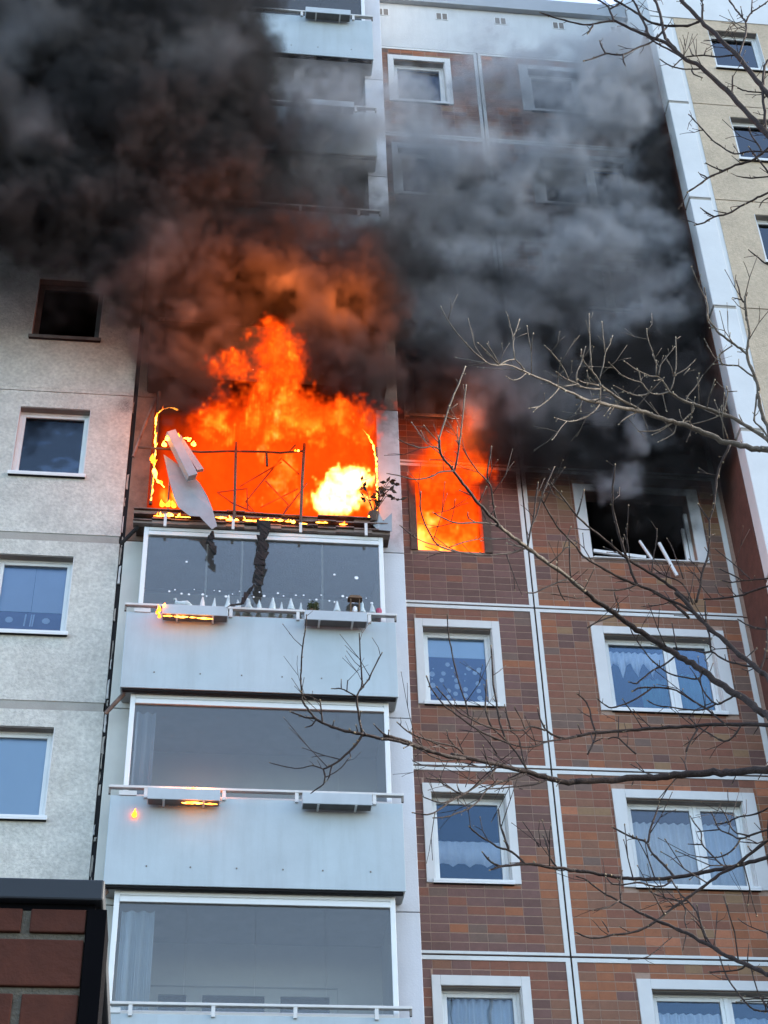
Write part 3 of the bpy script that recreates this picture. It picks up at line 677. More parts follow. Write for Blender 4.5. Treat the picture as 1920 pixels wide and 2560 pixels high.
for i, (x, h) in enumerate(zip((-4.835, -4.65, -4.50, -4.36, -4.215, -4.04, -3.915, -3.78, -3.648, -3.15, -2.80, -2.655), (.19, .25, .17, .2, .18, .23, .15, .22, .15, .2, .2, .19))):
    b = MB(); zz = 14.965+.003*i; ri = .045 if h < .2 else .06
    rc_ = random.Random(i*7+1); u = rc_.uniform(.8, 1.15); ri *= u; kx = rc_.uniform(-.012, .012)
    b.lathe((x, -1.555, zz), [(ri, 0), (ri*.95, h*.12), (ri*rc_.uniform(.45, .68), h*.5), (ri*.40, h*.72), (ri*rc_.uniform(.2, .34), h*.86), (.006, h)], 10)
    b.v = [(vx+kx*(vz-zz)/h, vy, vz) for vx, vy, vz in b.v]
    tag(b.build('paper_cone', MAT['paper_white'], smooth=True), CONES[i], 'ornament', 'white cone figures on the balcony rail')
b = MB(); b.tube([(-5.36, -1.555, 15.05), (-5.30, -1.555, 15.03), (-5.2, -1.555, 15.03), (-5.13, -1.555, 15.0)], [.03, .04, .055, .02], 8); b.tube([(-5.34, -1.555, 15.05), (-5.36, -1.555, 15.11), (-5.38, -1.555, 15.10)], [.02, .018, .02], 6)
tag(b.build('bird_figure', MAT['paper_white'], smooth=True), 'white bird figure at the left end of the ornament row on the rail', 'ornament')
ln = empty('lantern', (-2.9, -1.555, 14.97)); tag(ln, 'small wooden house lantern among the cones at the right of the rail', 'lantern')
b = MB(); 
for x in (-2.965, -2.845):
    for y in (-1.60, -1.52): b.box(x, x+.012, y, y+.012, 14.98, 15.22)
b.build('post', MAT['wood_brown'], ln)
b = MB(); b.plate([(-3.0, -1.62, 15.22), (-2.80, -1.62, 15.22), (-2.84, -1.62, 15.26), (-2.96, -1.62, 15.26)], (0, 1, 0), .12); b.build('roof', MAT['wood_brown'], ln)
b = MB(); b.box(-2.98, -2.82, -1.615, -1.505, 14.97, 14.985); b.build('base', MAT['wood_brown'], ln)
b = MB(); b.lathe((-2.9, -1.56, 14.99), [(.025, 0), (.035, .05), (.03, .1), (.01, .12)], 8); b.build('candle', MAT['lace'], ln)
bp_ = empty('moss_ball', (-3.48, -1.555, 14.97)); tag(bp_, 'dark green moss ball plant among the white cones', 'plant')
b = MB(); rm = random.Random(8)
for i in range(160):
    d = Vector((rm.gauss(0, 1), rm.gauss(0, 1), rm.gauss(0, 1))).normalized()*rm.uniform(.05, .095); c = Vector((-3.48, -1.56, 15.07)); n = Vector((rm.uniform(-1, 1), rm.uniform(-1, 1), rm.uniform(-1, 1)))*.02; m2 = d.cross(n).normalized()*.015
    b.quad(c+d-n, c+d+m2, c+d+n*1.2, c+d-m2)
b.build('foliage', MAT['moss_green'], bp_)
b = MB(); b.lathe((-3.48, -1.56, 14.97), [(.04, 0), (.05, .05)], 8); b.build('pot', MAT['wood_brown'], bp_)
b = MB(); b.lathe((-2.57, -1.555, 14.98), [(.03, 0), (.045, .07), (.04, .1)], 8); tag(b.build('flower_pot', MAT['pink_pot']), 'tiny pink pot in the right corner of the ornament row', 'pot')
b = MB(); b.lathe((-4.99, -1.555, 14.97), [(.045, 0), (.03, .1), (.012, .18), (.004, .2)], 8); tag(b.build('paper_cone', MAT['rail_white']), 'pinkish cone figure beside the white bird on the rail', 'ornament')
# small dotted lace sticker row on the glass above the cones
st = MB(); r5 = random.Random(12)
for i in range(34):
    x = -5.45+i*.088+r5.uniform(-.02, .02); zz = 15.30+.06*math.sin(i*1.9)+r5.uniform(-.02, .02); q = r5.uniform(.008, .022)
    st.quad(*[(x+q*math.cos(a_), YG+.0185, zz+q*math.sin(a_)) for a_ in [j*math.pi/3 for j in range(6)]])
for x, zz, q in ((-5.24, 15.83, .018), (-3.17, 15.72, .018), (-2.86, 15.68, .03)): st.quad(*[(x+q*math.cos(a_), YG+.0185, zz+q*math.sin(a_)) for a_ in [j*math.pi/3 for j in range(6)]])
tag(st.build('window_stickers', MAT['lace']), 'row of small white dot stickers on the glazing above the cone figures', 'stickers', kind='stuff')
BRANCHES = [
('L',[(-0.204,-10.21,16.957,0.0205),(-0.163,-10.263,16.707,0.0209),(-0.103,-10.33,16.417,0.0212),(-0.045,-10.398,16.143,0.0218),(0.007,-10.47,15.854,0.0226),(0.072,-10.559,15.514,0.0233),(0.114,-10.644,15.149,0.0239),(0.15,-10.717,14.833,0.0246),(0.168,-10.759,14.625,0.0254),(0.302,-10.923,13.86,0.0254),(0.726,-11.311,13.572,0.0292),(1.15,-11.7,12.997,0.0343)]),
('L',[(-1.003,-10.246,16.433,0.0128),(-0.848,-10.263,16.281,0.0147),(-0.709,-10.287,16.143,0.0165),(-0.568,-10.313,16.039,0.018),(-0.476,-10.358,15.832,0.0192),(-0.391,-10.409,15.607,0.0201),(-0.289,-10.462,15.419,0.0213),(-0.203,-10.538,15.099,0.0229),(-0.12,-10.613,14.786,0.0245),(-0.039,-10.703,14.354,0.0258),(0.046,-10.779,13.974,0.0272),(0.21,-10.88,13.307,0.0281),(0.68,-11.29,12.995,0.0323),(1.15,-11.7,12.371,0.0379)]),
('B',[(-1.821,-10.387,16.252,0.0069),(-1.681,-10.362,16.223,0.0077),(-1.516,-10.333,16.214,0.0085),(-1.365,-10.309,16.219,0.0092),(-1.252,-10.289,16.271,0.01),(-1.135,-10.266,16.354,0.0107),(-1.003,-10.246,16.433,0.0115)]),
('B',[(-1.343,-10.329,16.048,0.0084),(-1.29,-10.308,16.158,0.0092),(-1.253,-10.289,16.268,0.01)]),
('',[(-0.933,-10.177,16.908,0.011),(-0.815,-10.191,16.776,0.0114),(-0.705,-10.214,16.618,0.0117),(-0.639,-10.238,16.48,0.012),(-0.508,-10.263,16.387,0.0123),(-0.341,-10.291,16.356,0.0127),(-0.213,-10.315,16.354,0.0131),(-0.116,-10.326,16.421,0.0135)]),
('',[(-1.126,-10.201,16.847,0.0102),(-1.043,-10.201,16.781,0.0106),(-1.022,-10.216,16.661,0.0109),(-1.012,-10.24,16.477,0.0112),(-1.003,-10.246,16.433,0.0115)]),
('',[(-0.837,-10.17,16.932,0.008),(-0.881,-10.184,16.842,0.0083),(-1.021,-10.215,16.668,0.0087)]),
('',[(-0.482,-10.171,16.978,0.0144),(-0.476,-10.208,16.745,0.015),(-0.495,-10.259,16.418,0.0155),(-0.523,-10.303,16.132,0.016),(-0.502,-10.326,16.005,0.0165),(-0.465,-10.362,15.816,0.0169)]),
('',[(-0.727,-10.165,16.954,0.0103),(-0.702,-10.183,16.828,0.0113),(-0.7,-10.217,16.602,0.0123),(-0.68,-10.261,16.318,0.0131),(-0.688,-10.289,16.135,0.0139)]),
('B',[(-1.467,-10.431,15.419,0.0074),(-1.343,-10.402,15.522,0.0079),(-1.208,-10.37,15.653,0.0084),(-1.12,-10.363,15.658,0.0088),(-1.013,-10.352,15.695,0.0092),(-0.858,-10.327,15.851,0.0097),(-0.725,-10.315,15.957,0.0101),(-0.634,-10.303,16.07,0.0106),(-0.528,-10.287,16.227,0.011),(-0.453,-10.272,16.368,0.0115)]),
('B',[(-1.237,-10.336,15.908,0.0068),(-1.234,-10.355,15.777,0.008),(-1.208,-10.37,15.653,0.009)]),
('B',[(-1.034,-10.386,15.467,0.0067),(-1.044,-10.376,15.537,0.0079),(-1.026,-10.354,15.687,0.009)]),
('',[(-0.712,-10.29,16.121,0.0085),(-0.612,-10.324,15.946,0.0094),(-0.52,-10.354,15.821,0.0103),(-0.434,-10.39,15.674,0.0111)]),
('B',[(-0.564,-10.408,15.448,0.0059),(-0.498,-10.401,15.546,0.0064),(-0.41,-10.398,15.656,0.007),(-0.311,-10.415,15.667,0.0076),(-0.218,-10.439,15.657,0.0081),(-0.098,-10.486,15.583,0.0085),(0.051,-10.545,15.542,0.009)]),
('B',[(-0.321,-10.383,15.84,0.006),(-0.323,-10.404,15.716,0.0068),(-0.311,-10.415,15.667,0.0076)]),
('B',[(-0.165,-10.428,15.797,0.0059),(-0.218,-10.439,15.657,0.0076)]),
('B',[(-0.652,-10.371,15.628,0.0067),(-0.6,-10.392,15.523,0.0071),(-0.504,-10.418,15.434,0.0075),(-0.388,-10.444,15.397,0.0078),(-0.276,-10.472,15.38,0.0082)]),
('B',[(-0.32,-10.488,15.215,0.0066),(-0.38,-10.463,15.293,0.0078),(-0.388,-10.444,15.397,0.0089)]),
('',[(-0.011,-10.262,16.907,0.0095),(-0.016,-10.28,16.803,0.0102),(-0.093,-10.333,16.413,0.0108)]),
('',[(0.246,-10.366,16.786,0.0079),(0.261,-10.428,16.52,0.0082),(0.28,-10.485,16.29,0.0085),(0.284,-10.511,16.18,0.0088),(0.241,-10.537,15.967,0.0091),(0.17,-10.553,15.745,0.0094),(0.086,-10.563,15.522,0.0097)]),
('',[(0.559,-10.569,16.501,0.0078),(0.468,-10.539,16.433,0.0085),(0.357,-10.507,16.341,0.0093),(0.284,-10.511,16.18,0.0099)]),
('B',[(0.315,-10.442,16.556,0.0061),(0.278,-10.48,16.31,0.0078)]),
('',[(0.441,-10.477,16.647,0.0061),(0.372,-10.513,16.348,0.0078)]),
('B',[(-0.047,-10.583,15.136,0.0074),(-0.085,-10.602,14.937,0.0087),(-0.126,-10.611,14.788,0.01)]),
('B',[(-0.044,-10.625,14.889,0.0065),(0.009,-10.659,14.806,0.007),(0.072,-10.695,14.748,0.0075),(0.157,-10.744,14.683,0.0079)]),
('',[(0.297,-10.709,15.263,0.0115),(0.25,-10.703,15.176,0.0125),(0.191,-10.716,14.949,0.0134),(0.127,-10.739,14.625,0.0142),(0.089,-10.758,14.36,0.0149),(0.033,-10.769,14.027,0.0155)]),
('B',[(-0.561,-10.54,14.528,0.0064),(-0.524,-10.561,14.399,0.0067),(-0.483,-10.583,14.259,0.007),(-0.425,-10.612,14.072,0.0072),(-0.358,-10.637,13.945,0.0075),(-0.269,-10.67,13.812,0.0077),(-0.148,-10.71,13.805,0.008),(0.05,-10.797,13.719,0.0082)]),
('BL',[(-0.769,-10.6,13.309,0.0081),(-0.659,-10.606,13.401,0.0088),(-0.556,-10.617,13.496,0.0095),(-0.431,-10.638,13.574,0.0101),(-0.284,-10.672,13.647,0.0107),(-0.147,-10.716,13.667,0.0113),(-0.055,-10.75,13.725,0.0119),(0.014,-10.777,13.79,0.0125),(0.271,-10.894,13.996,0.013),(0.71,-11.297,13.698,0.0149),(1.15,-11.7,13.102,0.0176)]),
('B',[(-0.616,-10.609,13.56,0.0061),(-0.556,-10.617,13.496,0.0082)]),
('B',[(-0.535,-10.615,13.711,0.0062),(-0.481,-10.626,13.653,0.0073),(-0.41,-10.642,13.587,0.0082)]),
('B',[(-0.296,-10.671,13.488,0.0061),(-0.184,-10.705,13.435,0.0072),(0.02,-10.786,13.391,0.0081)]),
('B',[(-0.085,-10.706,14.167,0.007),(-0.081,-10.721,14.024,0.0079),(-0.054,-10.743,13.866,0.0087),(-0.04,-10.755,13.74,0.0095)]),
('B',[(-0.136,-10.71,13.877,0.007),(-0.088,-10.739,13.666,0.0082),(-0.025,-10.767,13.401,0.0094)]),
('BL',[(-0.753,-10.58,12.879,0.0073),(-0.669,-10.584,12.916,0.0079),(-0.571,-10.598,12.989,0.0084),(-0.449,-10.616,13.018,0.0089),(-0.328,-10.648,13.095,0.0095),(-0.212,-10.685,13.151,0.01),(-0.149,-10.708,13.177,0.0105),(-0.079,-10.736,13.199,0.0109),(0.205,-10.876,13.277,0.0114),(0.678,-11.288,12.964,0.0131),(1.15,-11.7,12.337,0.0154)]),
('B',[(-0.678,-10.597,13.089,0.0062),(-0.624,-10.596,13.024,0.0074),(-0.571,-10.598,12.989,0.0084)]),
('B',[(-0.557,-10.605,13.06,0.0045),(-0.459,-10.616,13.026,0.0056)]),
('B',[(-0.171,-10.691,13.054,0.005),(-0.139,-10.707,13.109,0.0058),(-0.087,-10.729,13.143,0.0066),(-0.021,-10.76,13.2,0.0074)]),
('B',[(-0.315,-10.58,12.588,0.0055),(-0.25,-10.578,12.506,0.0065),(-0.198,-10.576,12.438,0.0074),(-0.083,-10.589,12.346,0.0082)]),
('B',[(-0.454,-10.484,12.285,0.0055),(-0.44,-10.465,12.211,0.0063),(-0.431,-10.442,12.134,0.007),(-0.405,-10.428,12.079,0.0077)]),
('B',[(-0.493,-10.433,12.123,0.0048),(-0.424,-10.432,12.101,0.0057),(-0.405,-10.428,12.079,0.0066)]),
('B',[(-0.369,-10.46,12.164,0.0054),(-0.394,-10.436,12.1,0.0066),(-0.395,-10.407,12.014,0.0076),(-0.392,-10.374,11.917,0.0086)]),
('GL',[(-0.646,-10.934,11.358,0.0081),(-0.633,-10.895,11.252,0.0093),(-0.643,-10.851,11.148,0.0103),(-0.662,-10.81,11.056,0.0113),(-0.643,-10.777,10.971,0.0122),(-0.611,-10.747,10.886,0.013),(-0.588,-10.718,10.8,0.0138),(-0.586,-10.671,10.678,0.0145),(-0.568,-10.631,10.552,0.0151),(-0.532,-10.613,10.459,0.0156),(-0.433,-10.603,10.252,0.016),(0.358,-11.151,9.771,0.0184),(1.15,-11.7,8.808,0.0216)]),
('G',[(-0.649,-10.998,11.536,0.0077),(-0.648,-10.978,11.476,0.0077),(-0.646,-10.934,11.358,0.0077)]),
('G',[(-0.984,-10.987,11.518,0.0062),(-0.971,-10.953,11.419,0.0069),(-0.972,-10.92,11.325,0.0076),(-0.926,-10.894,11.268,0.0082),(-0.879,-10.868,11.212,0.0089),(-0.776,-10.838,11.144,0.0095),(-0.711,-10.822,11.099,0.0101),(-0.662,-10.808,11.051,0.0107)]),
('B',[(-0.747,-10.457,12.192,0.0048),(-0.739,-10.428,12.093,0.0052),(-0.736,-10.394,11.984,0.0056),(-0.736,-10.37,11.909,0.006)]),
('G',[(-0.777,-10.828,11.121,0.0056),(-0.837,-10.811,11.08,0.006),(-0.883,-10.796,11.038,0.0064),(-0.884,-10.783,11.006,0.0067),(-0.861,-10.764,10.967,0.0071),(-0.737,-10.762,10.959,0.0074),(-0.665,-10.747,10.908,0.0077),(-0.607,-10.739,10.862,0.0081)]),
('GB',[(-0.936,-10.767,10.958,0.0045),(-0.861,-10.764,10.967,0.0056)]),
('GL',[(-2.242,-11.179,10.117,0.0119),(-2.131,-11.096,10.167,0.0128),(-2.019,-11.02,10.223,0.0136),(-1.874,-10.925,10.285,0.0144),(-1.708,-10.826,10.346,0.0152),(-1.586,-10.763,10.388,0.0159),(-1.467,-10.7,10.406,0.0167),(-1.328,-10.639,10.422,0.0178),(-1.214,-10.6,10.434,0.0189),(-1.092,-10.559,10.418,0.02),(-0.976,-10.528,10.386,0.021),(-0.872,-10.512,10.352,0.022),(-0.755,-10.512,10.317,0.0231),(-0.633,-10.529,10.28,0.024),(-0.551,-10.549,10.249,0.025),(-0.226,-10.705,10.033,0.0256),(0.462,-11.202,9.608,0.0294),(1.15,-11.7,8.759,0.0346)]),
('G',[(-3.047,-11.835,9.776,0.0035),(-3.018,-11.812,9.779,0.0043),(-2.949,-11.761,9.822,0.0052),(-2.888,-11.72,9.876,0.006),(-2.787,-11.641,9.928,0.0069),(-2.685,-11.554,9.962,0.0077),(-2.527,-11.423,10.03,0.0085),(-2.398,-11.313,10.074,0.0093),(-2.256,-11.196,10.124,0.0101),(-2.123,-11.091,10.172,0.0108),(-2.012,-11.013,10.223,0.0115),(-1.857,-10.913,10.29,0.0122)]),
('G',[(-2.011,-11.069,10.353,0.0097),(-1.961,-11.031,10.362,0.0103),(-1.884,-10.969,10.365,0.011),(-1.795,-10.901,10.368,0.0116),(-1.696,-10.834,10.382,0.0122),(-1.608,-10.774,10.383,0.0127)]),
('GL',[(-1.354,-10.749,10.637,0.0101),(-1.301,-10.721,10.628,0.0107),(-1.207,-10.678,10.613,0.0113),(-1.105,-10.645,10.607,0.0119),(-0.966,-10.611,10.592,0.0125),(-0.851,-10.594,10.566,0.0131),(-0.759,-10.581,10.521,0.0136),(-0.672,-10.573,10.46,0.014),(-0.589,-10.572,10.386,0.0144),(-0.542,-10.576,10.343,0.0148),(-0.368,-10.618,10.122,0.0151),(0.391,-11.159,9.656,0.0174),(1.15,-11.7,8.724,0.0204)]),
('GB',[(-1.915,-11.086,10.59,0.0039),(-1.866,-11.045,10.578,0.0042),(-1.801,-10.989,10.561,0.0046),(-1.713,-10.932,10.574,0.0051),(-1.636,-10.889,10.595,0.0055),(-1.597,-10.865,10.596,0.0059),(-1.539,-10.813,10.562,0.0063),(-1.473,-10.781,10.573,0.0067),(-1.419,-10.763,10.599,0.0071),(-1.354,-10.749,10.637,0.0075)]),
('GB',[(-1.871,-10.99,10.438,0.0039),(-1.749,-10.907,10.458,0.0043),(-1.661,-10.853,10.478,0.0049),(-1.583,-10.822,10.52,0.0054),(-1.539,-10.811,10.557,0.006)]),
('GB',[(-1.643,-10.934,10.689,0.0039),(-1.623,-10.907,10.655,0.0046),(-1.614,-10.878,10.602,0.0054)]),
('GB',[(-1.764,-11.013,10.686,0.0043),(-1.698,-10.966,10.679,0.0049),(-1.633,-10.922,10.677,0.0055),(-1.524,-10.863,10.692,0.006),(-1.442,-10.829,10.718,0.0065),(-1.395,-10.793,10.692,0.007),(-1.348,-10.749,10.643,0.0075)]),
('GB',[(-1.287,-10.882,11.013,0.0045),(-1.355,-10.87,10.915,0.005),(-1.423,-10.861,10.816,0.0055),(-1.442,-10.833,10.727,0.006)]),
('GB',[(-1.459,-10.889,10.837,0.004),(-1.469,-10.842,10.716,0.0055)]),
('GB',[(-1.272,-10.908,11.093,0.004),(-1.276,-10.833,10.906,0.0044),(-1.296,-10.784,10.772,0.005),(-1.337,-10.748,10.651,0.0055)]),
('GB',[(-1.54,-11.015,11.061,0.004),(-1.533,-10.984,10.982,0.004),(-1.494,-10.931,10.896,0.004),(-1.461,-10.874,10.8,0.004)]),
('GB',[(-1.113,-10.799,10.952,0.004),(-1.188,-10.786,10.869,0.0045),(-1.264,-10.787,10.81,0.005),(-1.307,-10.791,10.778,0.0055)]),
('GB',[(-1.162,-10.78,10.876,0.004),(-1.211,-10.769,10.812,0.005)]),
('GB',[(-1.045,-10.738,10.849,0.004),(-1.089,-10.716,10.777,0.0046),(-1.175,-10.691,10.666,0.0054),(-1.197,-10.676,10.616,0.0061)]),
('GB',[(-2.179,-11.27,10.518,0.0047),(-2.166,-11.238,10.452,0.0055),(-2.113,-11.183,10.424,0.0062),(-2.048,-11.121,10.404,0.007),(-2.01,-11.079,10.379,0.0076)]),
('GB',[(-2.085,-11.299,10.886,0.0043),(-2.091,-11.256,10.701,0.0046),(-2.091,-11.209,10.548,0.005),(-2.08,-11.154,10.418,0.0053)]),
('GB',[(-1.871,-11.138,10.832,0.0039),(-1.903,-11.131,10.741,0.0042),(-1.945,-11.131,10.65,0.0046),(-1.972,-11.109,10.532,0.0049),(-2.009,-11.088,10.402,0.0053)]),
('GB',[(-1.967,-11.221,10.893,0.0039),(-1.961,-11.182,10.773,0.0039),(-1.951,-11.134,10.646,0.0039)]),
('GB',[(-2.13,-11.184,10.385,0.0038),(-2.105,-11.138,10.322,0.0045),(-2.027,-11.08,10.346,0.0053)]),
('GB',[(-2.221,-11.218,10.261,0.0038),(-2.172,-11.178,10.273,0.0045),(-2.027,-11.08,10.346,0.0053)]),
('G',[(-2.24,-11.211,10.2,0.0038),(-2.129,-11.133,10.259,0.0047),(-2.006,-11.055,10.33,0.0058)]),
('G',[(-2.01,-11.079,10.379,0.0072),(-2.007,-11.039,10.29,0.0074),(-2.014,-11.016,10.224,0.0076)]),
('G',[(-2.03,-11.038,10.241,0.0038),(-2.131,-11.095,10.165,0.0047)]),
('G',[(-2.245,-11.104,9.942,0.0037),(-2.155,-11.055,10.025,0.0043),(-2.077,-11.024,10.119,0.0051),(-2.014,-11.013,10.218,0.0058)]),
('GB',[(-2.446,-11.258,9.82,0.0037),(-2.337,-11.168,9.875,0.0038),(-2.27,-11.121,9.922,0.004),(-2.17,-11.065,10.016,0.0043),(-2.091,-11.03,10.101,0.0045),(-2.024,-11.011,10.195,0.0048)]),
('GB',[(-2.469,-11.204,9.65,0.0036),(-2.436,-11.195,9.706,0.0037),(-2.381,-11.181,9.803,0.0037),(-2.337,-11.166,9.871,0.0041)]),
('GB',[(-1.645,-10.722,10.22,0.0039),(-1.491,-10.661,10.292,0.0044),(-1.426,-10.645,10.335,0.0049),(-1.318,-10.632,10.417,0.0055)]),
('GB',[(-1.514,-10.655,10.253,0.0039),(-1.427,-10.64,10.322,0.0044),(-1.329,-10.633,10.409,0.0049)]),
('GB',[(-1.461,-10.612,10.222,0.0039),(-1.385,-10.6,10.28,0.0044),(-1.31,-10.596,10.345,0.0049),(-1.295,-10.624,10.42,0.0055)]),
('GB',[(-1.832,-10.841,10.178,0.0043),(-1.753,-10.824,10.272,0.0051),(-1.653,-10.794,10.361,0.0059)]),
('GB',[(-1.971,-10.948,10.16,0.0038),(-1.908,-10.94,10.257,0.0048)]),
('GB',[(-1.12,-10.653,10.617,0.004),(-1.138,-10.628,10.551,0.0044),(-1.191,-10.623,10.502,0.005),(-1.244,-10.613,10.439,0.0055)]),
('G',[(-1.167,-10.589,10.442,0.0044),(-1.039,-10.583,10.499,0.005),(-0.949,-10.588,10.539,0.0056),(-0.889,-10.597,10.572,0.0061)]),
('G',[(-0.601,-10.686,10.727,0.0066),(-0.611,-10.648,10.634,0.007),(-0.632,-10.602,10.518,0.0073),(-0.584,-10.592,10.449,0.0076),(-0.526,-10.579,10.329,0.0079)]),
('GB',[(-0.747,-10.6,10.567,0.0045),(-0.723,-10.582,10.511,0.0053),(-0.663,-10.575,10.459,0.0061)]),
('GB',[(-0.84,-10.686,10.786,0.0045),(-0.832,-10.67,10.75,0.005),(-0.845,-10.643,10.685,0.0056),(-0.874,-10.601,10.583,0.0061)]),
('GB',[(-0.761,-10.676,10.76,0.004),(-0.832,-10.671,10.752,0.0045)]),
('',[(-1.138,-10.524,9.516,0.0058),(-1.096,-10.545,9.615,0.007),(-1.064,-10.583,9.77,0.0082),(-1.039,-10.621,9.903,0.0093),(-0.995,-10.655,10.007,0.0104),(-0.922,-10.706,10.147,0.0114)]),
('GB',[(-3.385,-12.056,10.075,0.0035),(-3.352,-12.046,9.985,0.0037),(-3.312,-12.027,9.916,0.004),(-3.254,-11.992,9.853,0.0043),(-3.193,-11.95,9.809,0.0047),(-3.149,-11.916,9.785,0.005),(-3.047,-11.835,9.774,0.0053)]),
('GB',[(-3.106,-11.898,9.892,0.0039),(-3.042,-11.847,9.867,0.0044),(-2.986,-11.798,9.846,0.0049),(-2.939,-11.754,9.83,0.0054)]),
('GB',[(-3.034,-11.85,9.939,0.0035),(-2.984,-11.804,9.891,0.0042),(-2.939,-11.755,9.837,0.0049)]),
('GB',[(-2.838,-11.751,10.338,0.0036),(-2.824,-11.732,10.256,0.0038),(-2.809,-11.711,10.184,0.004),(-2.809,-11.696,10.093,0.0043),(-2.8,-11.666,9.989,0.0045)]),
('GB',[(-2.738,-11.684,10.379,0.0037),(-2.781,-11.697,10.236,0.004),(-2.806,-11.708,10.176,0.0045)]),
('G',[(-2.8,-11.666,9.989,0.0036),(-2.867,-11.712,9.928,0.004),(-2.908,-11.736,9.872,0.0044),(-2.949,-11.761,9.822,0.0049)]),
('G',[(-2.8,-11.666,9.989,0.0045),(-2.755,-11.625,9.981,0.0055),(-2.708,-11.573,9.952,0.0064)]),
('GB',[(-2.882,-11.692,9.786,0.0035),(-2.822,-11.64,9.806,0.004),(-2.759,-11.598,9.868,0.0045),(-2.706,-11.57,9.948,0.005)]),
('GB',[(-2.681,-11.462,9.706,0.004),(-2.585,-11.396,9.797,0.0045),(-2.476,-11.342,9.947,0.0051),(-2.404,-11.316,10.065,0.0056)]),
('GB',[(-2.645,-11.424,9.71,0.0036),(-2.601,-11.406,9.78,0.004)]),
('GB',[(-2.52,-11.499,10.312,0.0037),(-2.443,-11.428,10.293,0.004),(-2.37,-11.354,10.263,0.0043),(-2.308,-11.275,10.2,0.0047)]),
('GB',[(-2.421,-11.372,10.176,0.0041),(-2.363,-11.318,10.178,0.0044),(-2.297,-11.265,10.199,0.0048),(-2.243,-11.222,10.22,0.0051),(-2.166,-11.158,10.238,0.0054),(-2.054,-11.084,10.299,0.0058)]),
('G',[(-2.392,-11.311,10.082,0.0037),(-2.254,-11.224,10.199,0.0039),(-2.22,-11.206,10.231,0.0047)]),
('GB',[(-2.136,-11.254,10.575,0.0038),(-2.181,-11.241,10.423,0.0042),(-2.229,-11.243,10.309,0.0047),(-2.231,-11.216,10.232,0.0052)]),
('GB',[(-3.225,-11.948,9.602,0.0043),(-3.281,-11.962,9.426,0.0047),(-3.34,-11.975,9.259,0.0051),(-3.397,-11.974,9.066,0.0055),(-3.438,-11.968,8.925,0.0058),(-3.442,-11.944,8.844,0.0062),(-3.416,-11.906,8.816,0.0066)]),
('GB',[(-3.222,-11.919,9.455,0.0038),(-3.239,-11.905,9.332,0.0042),(-3.26,-11.877,9.165,0.0047),(-3.28,-11.844,9.015,0.0051),(-3.298,-11.818,8.901,0.0055)]),
('GB',[(-3.298,-11.891,9.096,0.0034),(-3.298,-11.861,9.009,0.0033),(-3.289,-11.836,8.969,0.0033)]),
('GB',[(-3.554,-12.066,8.93,0.0033),(-3.512,-12.027,8.908,0.0033),(-3.442,-11.957,8.883,0.0037)]),
('',[(-3.501,-12.312,8.59,0.0066),(-3.493,-12.272,8.509,0.0073),(-3.449,-12.218,8.492,0.008),(-3.392,-12.146,8.48,0.0087),(-3.342,-12.078,8.463,0.0093),(-3.277,-11.991,8.453,0.0099),(-3.211,-11.903,8.448,0.0105),(-3.154,-11.829,8.45,0.0111),(-3.096,-11.751,8.448,0.0117),(-3.048,-11.693,8.459,0.0122),(-3.033,-11.664,8.444,0.0126)]),
('G',[(-3.033,-11.664,8.444,0.0113),(-2.959,-11.577,8.459,0.0119),(-2.869,-11.475,8.481,0.0125),(-2.784,-11.379,8.497,0.0131),(-2.689,-11.276,8.513,0.0136),(-2.567,-11.152,8.53,0.0142),(-2.417,-11.009,8.541,0.0151),(-2.279,-10.887,8.518,0.016)]),
('',[(-3.353,-12.2,8.7,0.0049),(-3.362,-12.17,8.607,0.0054),(-3.389,-12.146,8.485,0.006)]),
('B',[(-3.785,-12.487,8.415,0.0031),(-3.715,-12.441,8.422,0.0034),(-3.634,-12.386,8.452,0.0039),(-3.543,-12.326,8.517,0.0044),(-3.497,-12.284,8.528,0.0048)]),
('B',[(-3.86,-12.456,8.165,0.003),(-3.791,-12.417,8.189,0.0032),(-3.689,-12.345,8.225,0.0036),(-3.616,-12.297,8.275,0.0039),(-3.55,-12.257,8.336,0.0042),(-3.491,-12.223,8.402,0.0045),(-3.392,-12.147,8.481,0.0048)]),
('',[(-3.326,-12.157,8.67,0.0036),(-3.272,-12.08,8.642,0.0039),(-3.206,-11.991,8.625,0.0042),(-3.139,-11.908,8.63,0.0046),(-3.101,-11.853,8.62,0.0049),(-3.085,-11.809,8.578,0.0052),(-3.069,-11.753,8.517,0.0055),(-3.048,-11.693,8.459,0.0058)]),
('B',[(-3.095,-11.968,8.862,0.0041),(-3.113,-11.942,8.762,0.0047),(-3.13,-11.908,8.651,0.0052),(-3.101,-11.853,8.62,0.0058)]),
('B',[(-3.54,-12.141,8.135,0.0039),(-3.476,-12.075,8.154,0.0042),(-3.397,-11.994,8.186,0.0045),(-3.317,-11.923,8.241,0.0048),(-3.208,-11.83,8.328,0.0052),(-3.095,-11.727,8.408,0.0055),(-3.038,-11.675,8.45,0.0058)]),
('B',[(-3.278,-11.922,8.327,0.0032),(-3.273,-11.901,8.302,0.0036),(-3.217,-11.838,8.321,0.004)]),
('B',[(-3.632,-12.27,8.184,0.0039),(-3.635,-12.233,8.108,0.0042),(-3.61,-12.172,8.049,0.0045),(-3.566,-12.099,8.01,0.0048),(-3.513,-12.022,7.987,0.0051),(-3.453,-11.957,8.004,0.0054),(-3.347,-11.856,8.06,0.0057),(-3.202,-11.721,8.15,0.0061),(-3.052,-11.589,8.26,0.0065),(-2.918,-11.478,8.371,0.0068),(-2.829,-11.412,8.454,0.0072),(-2.784,-11.379,8.497,0.0075)]),
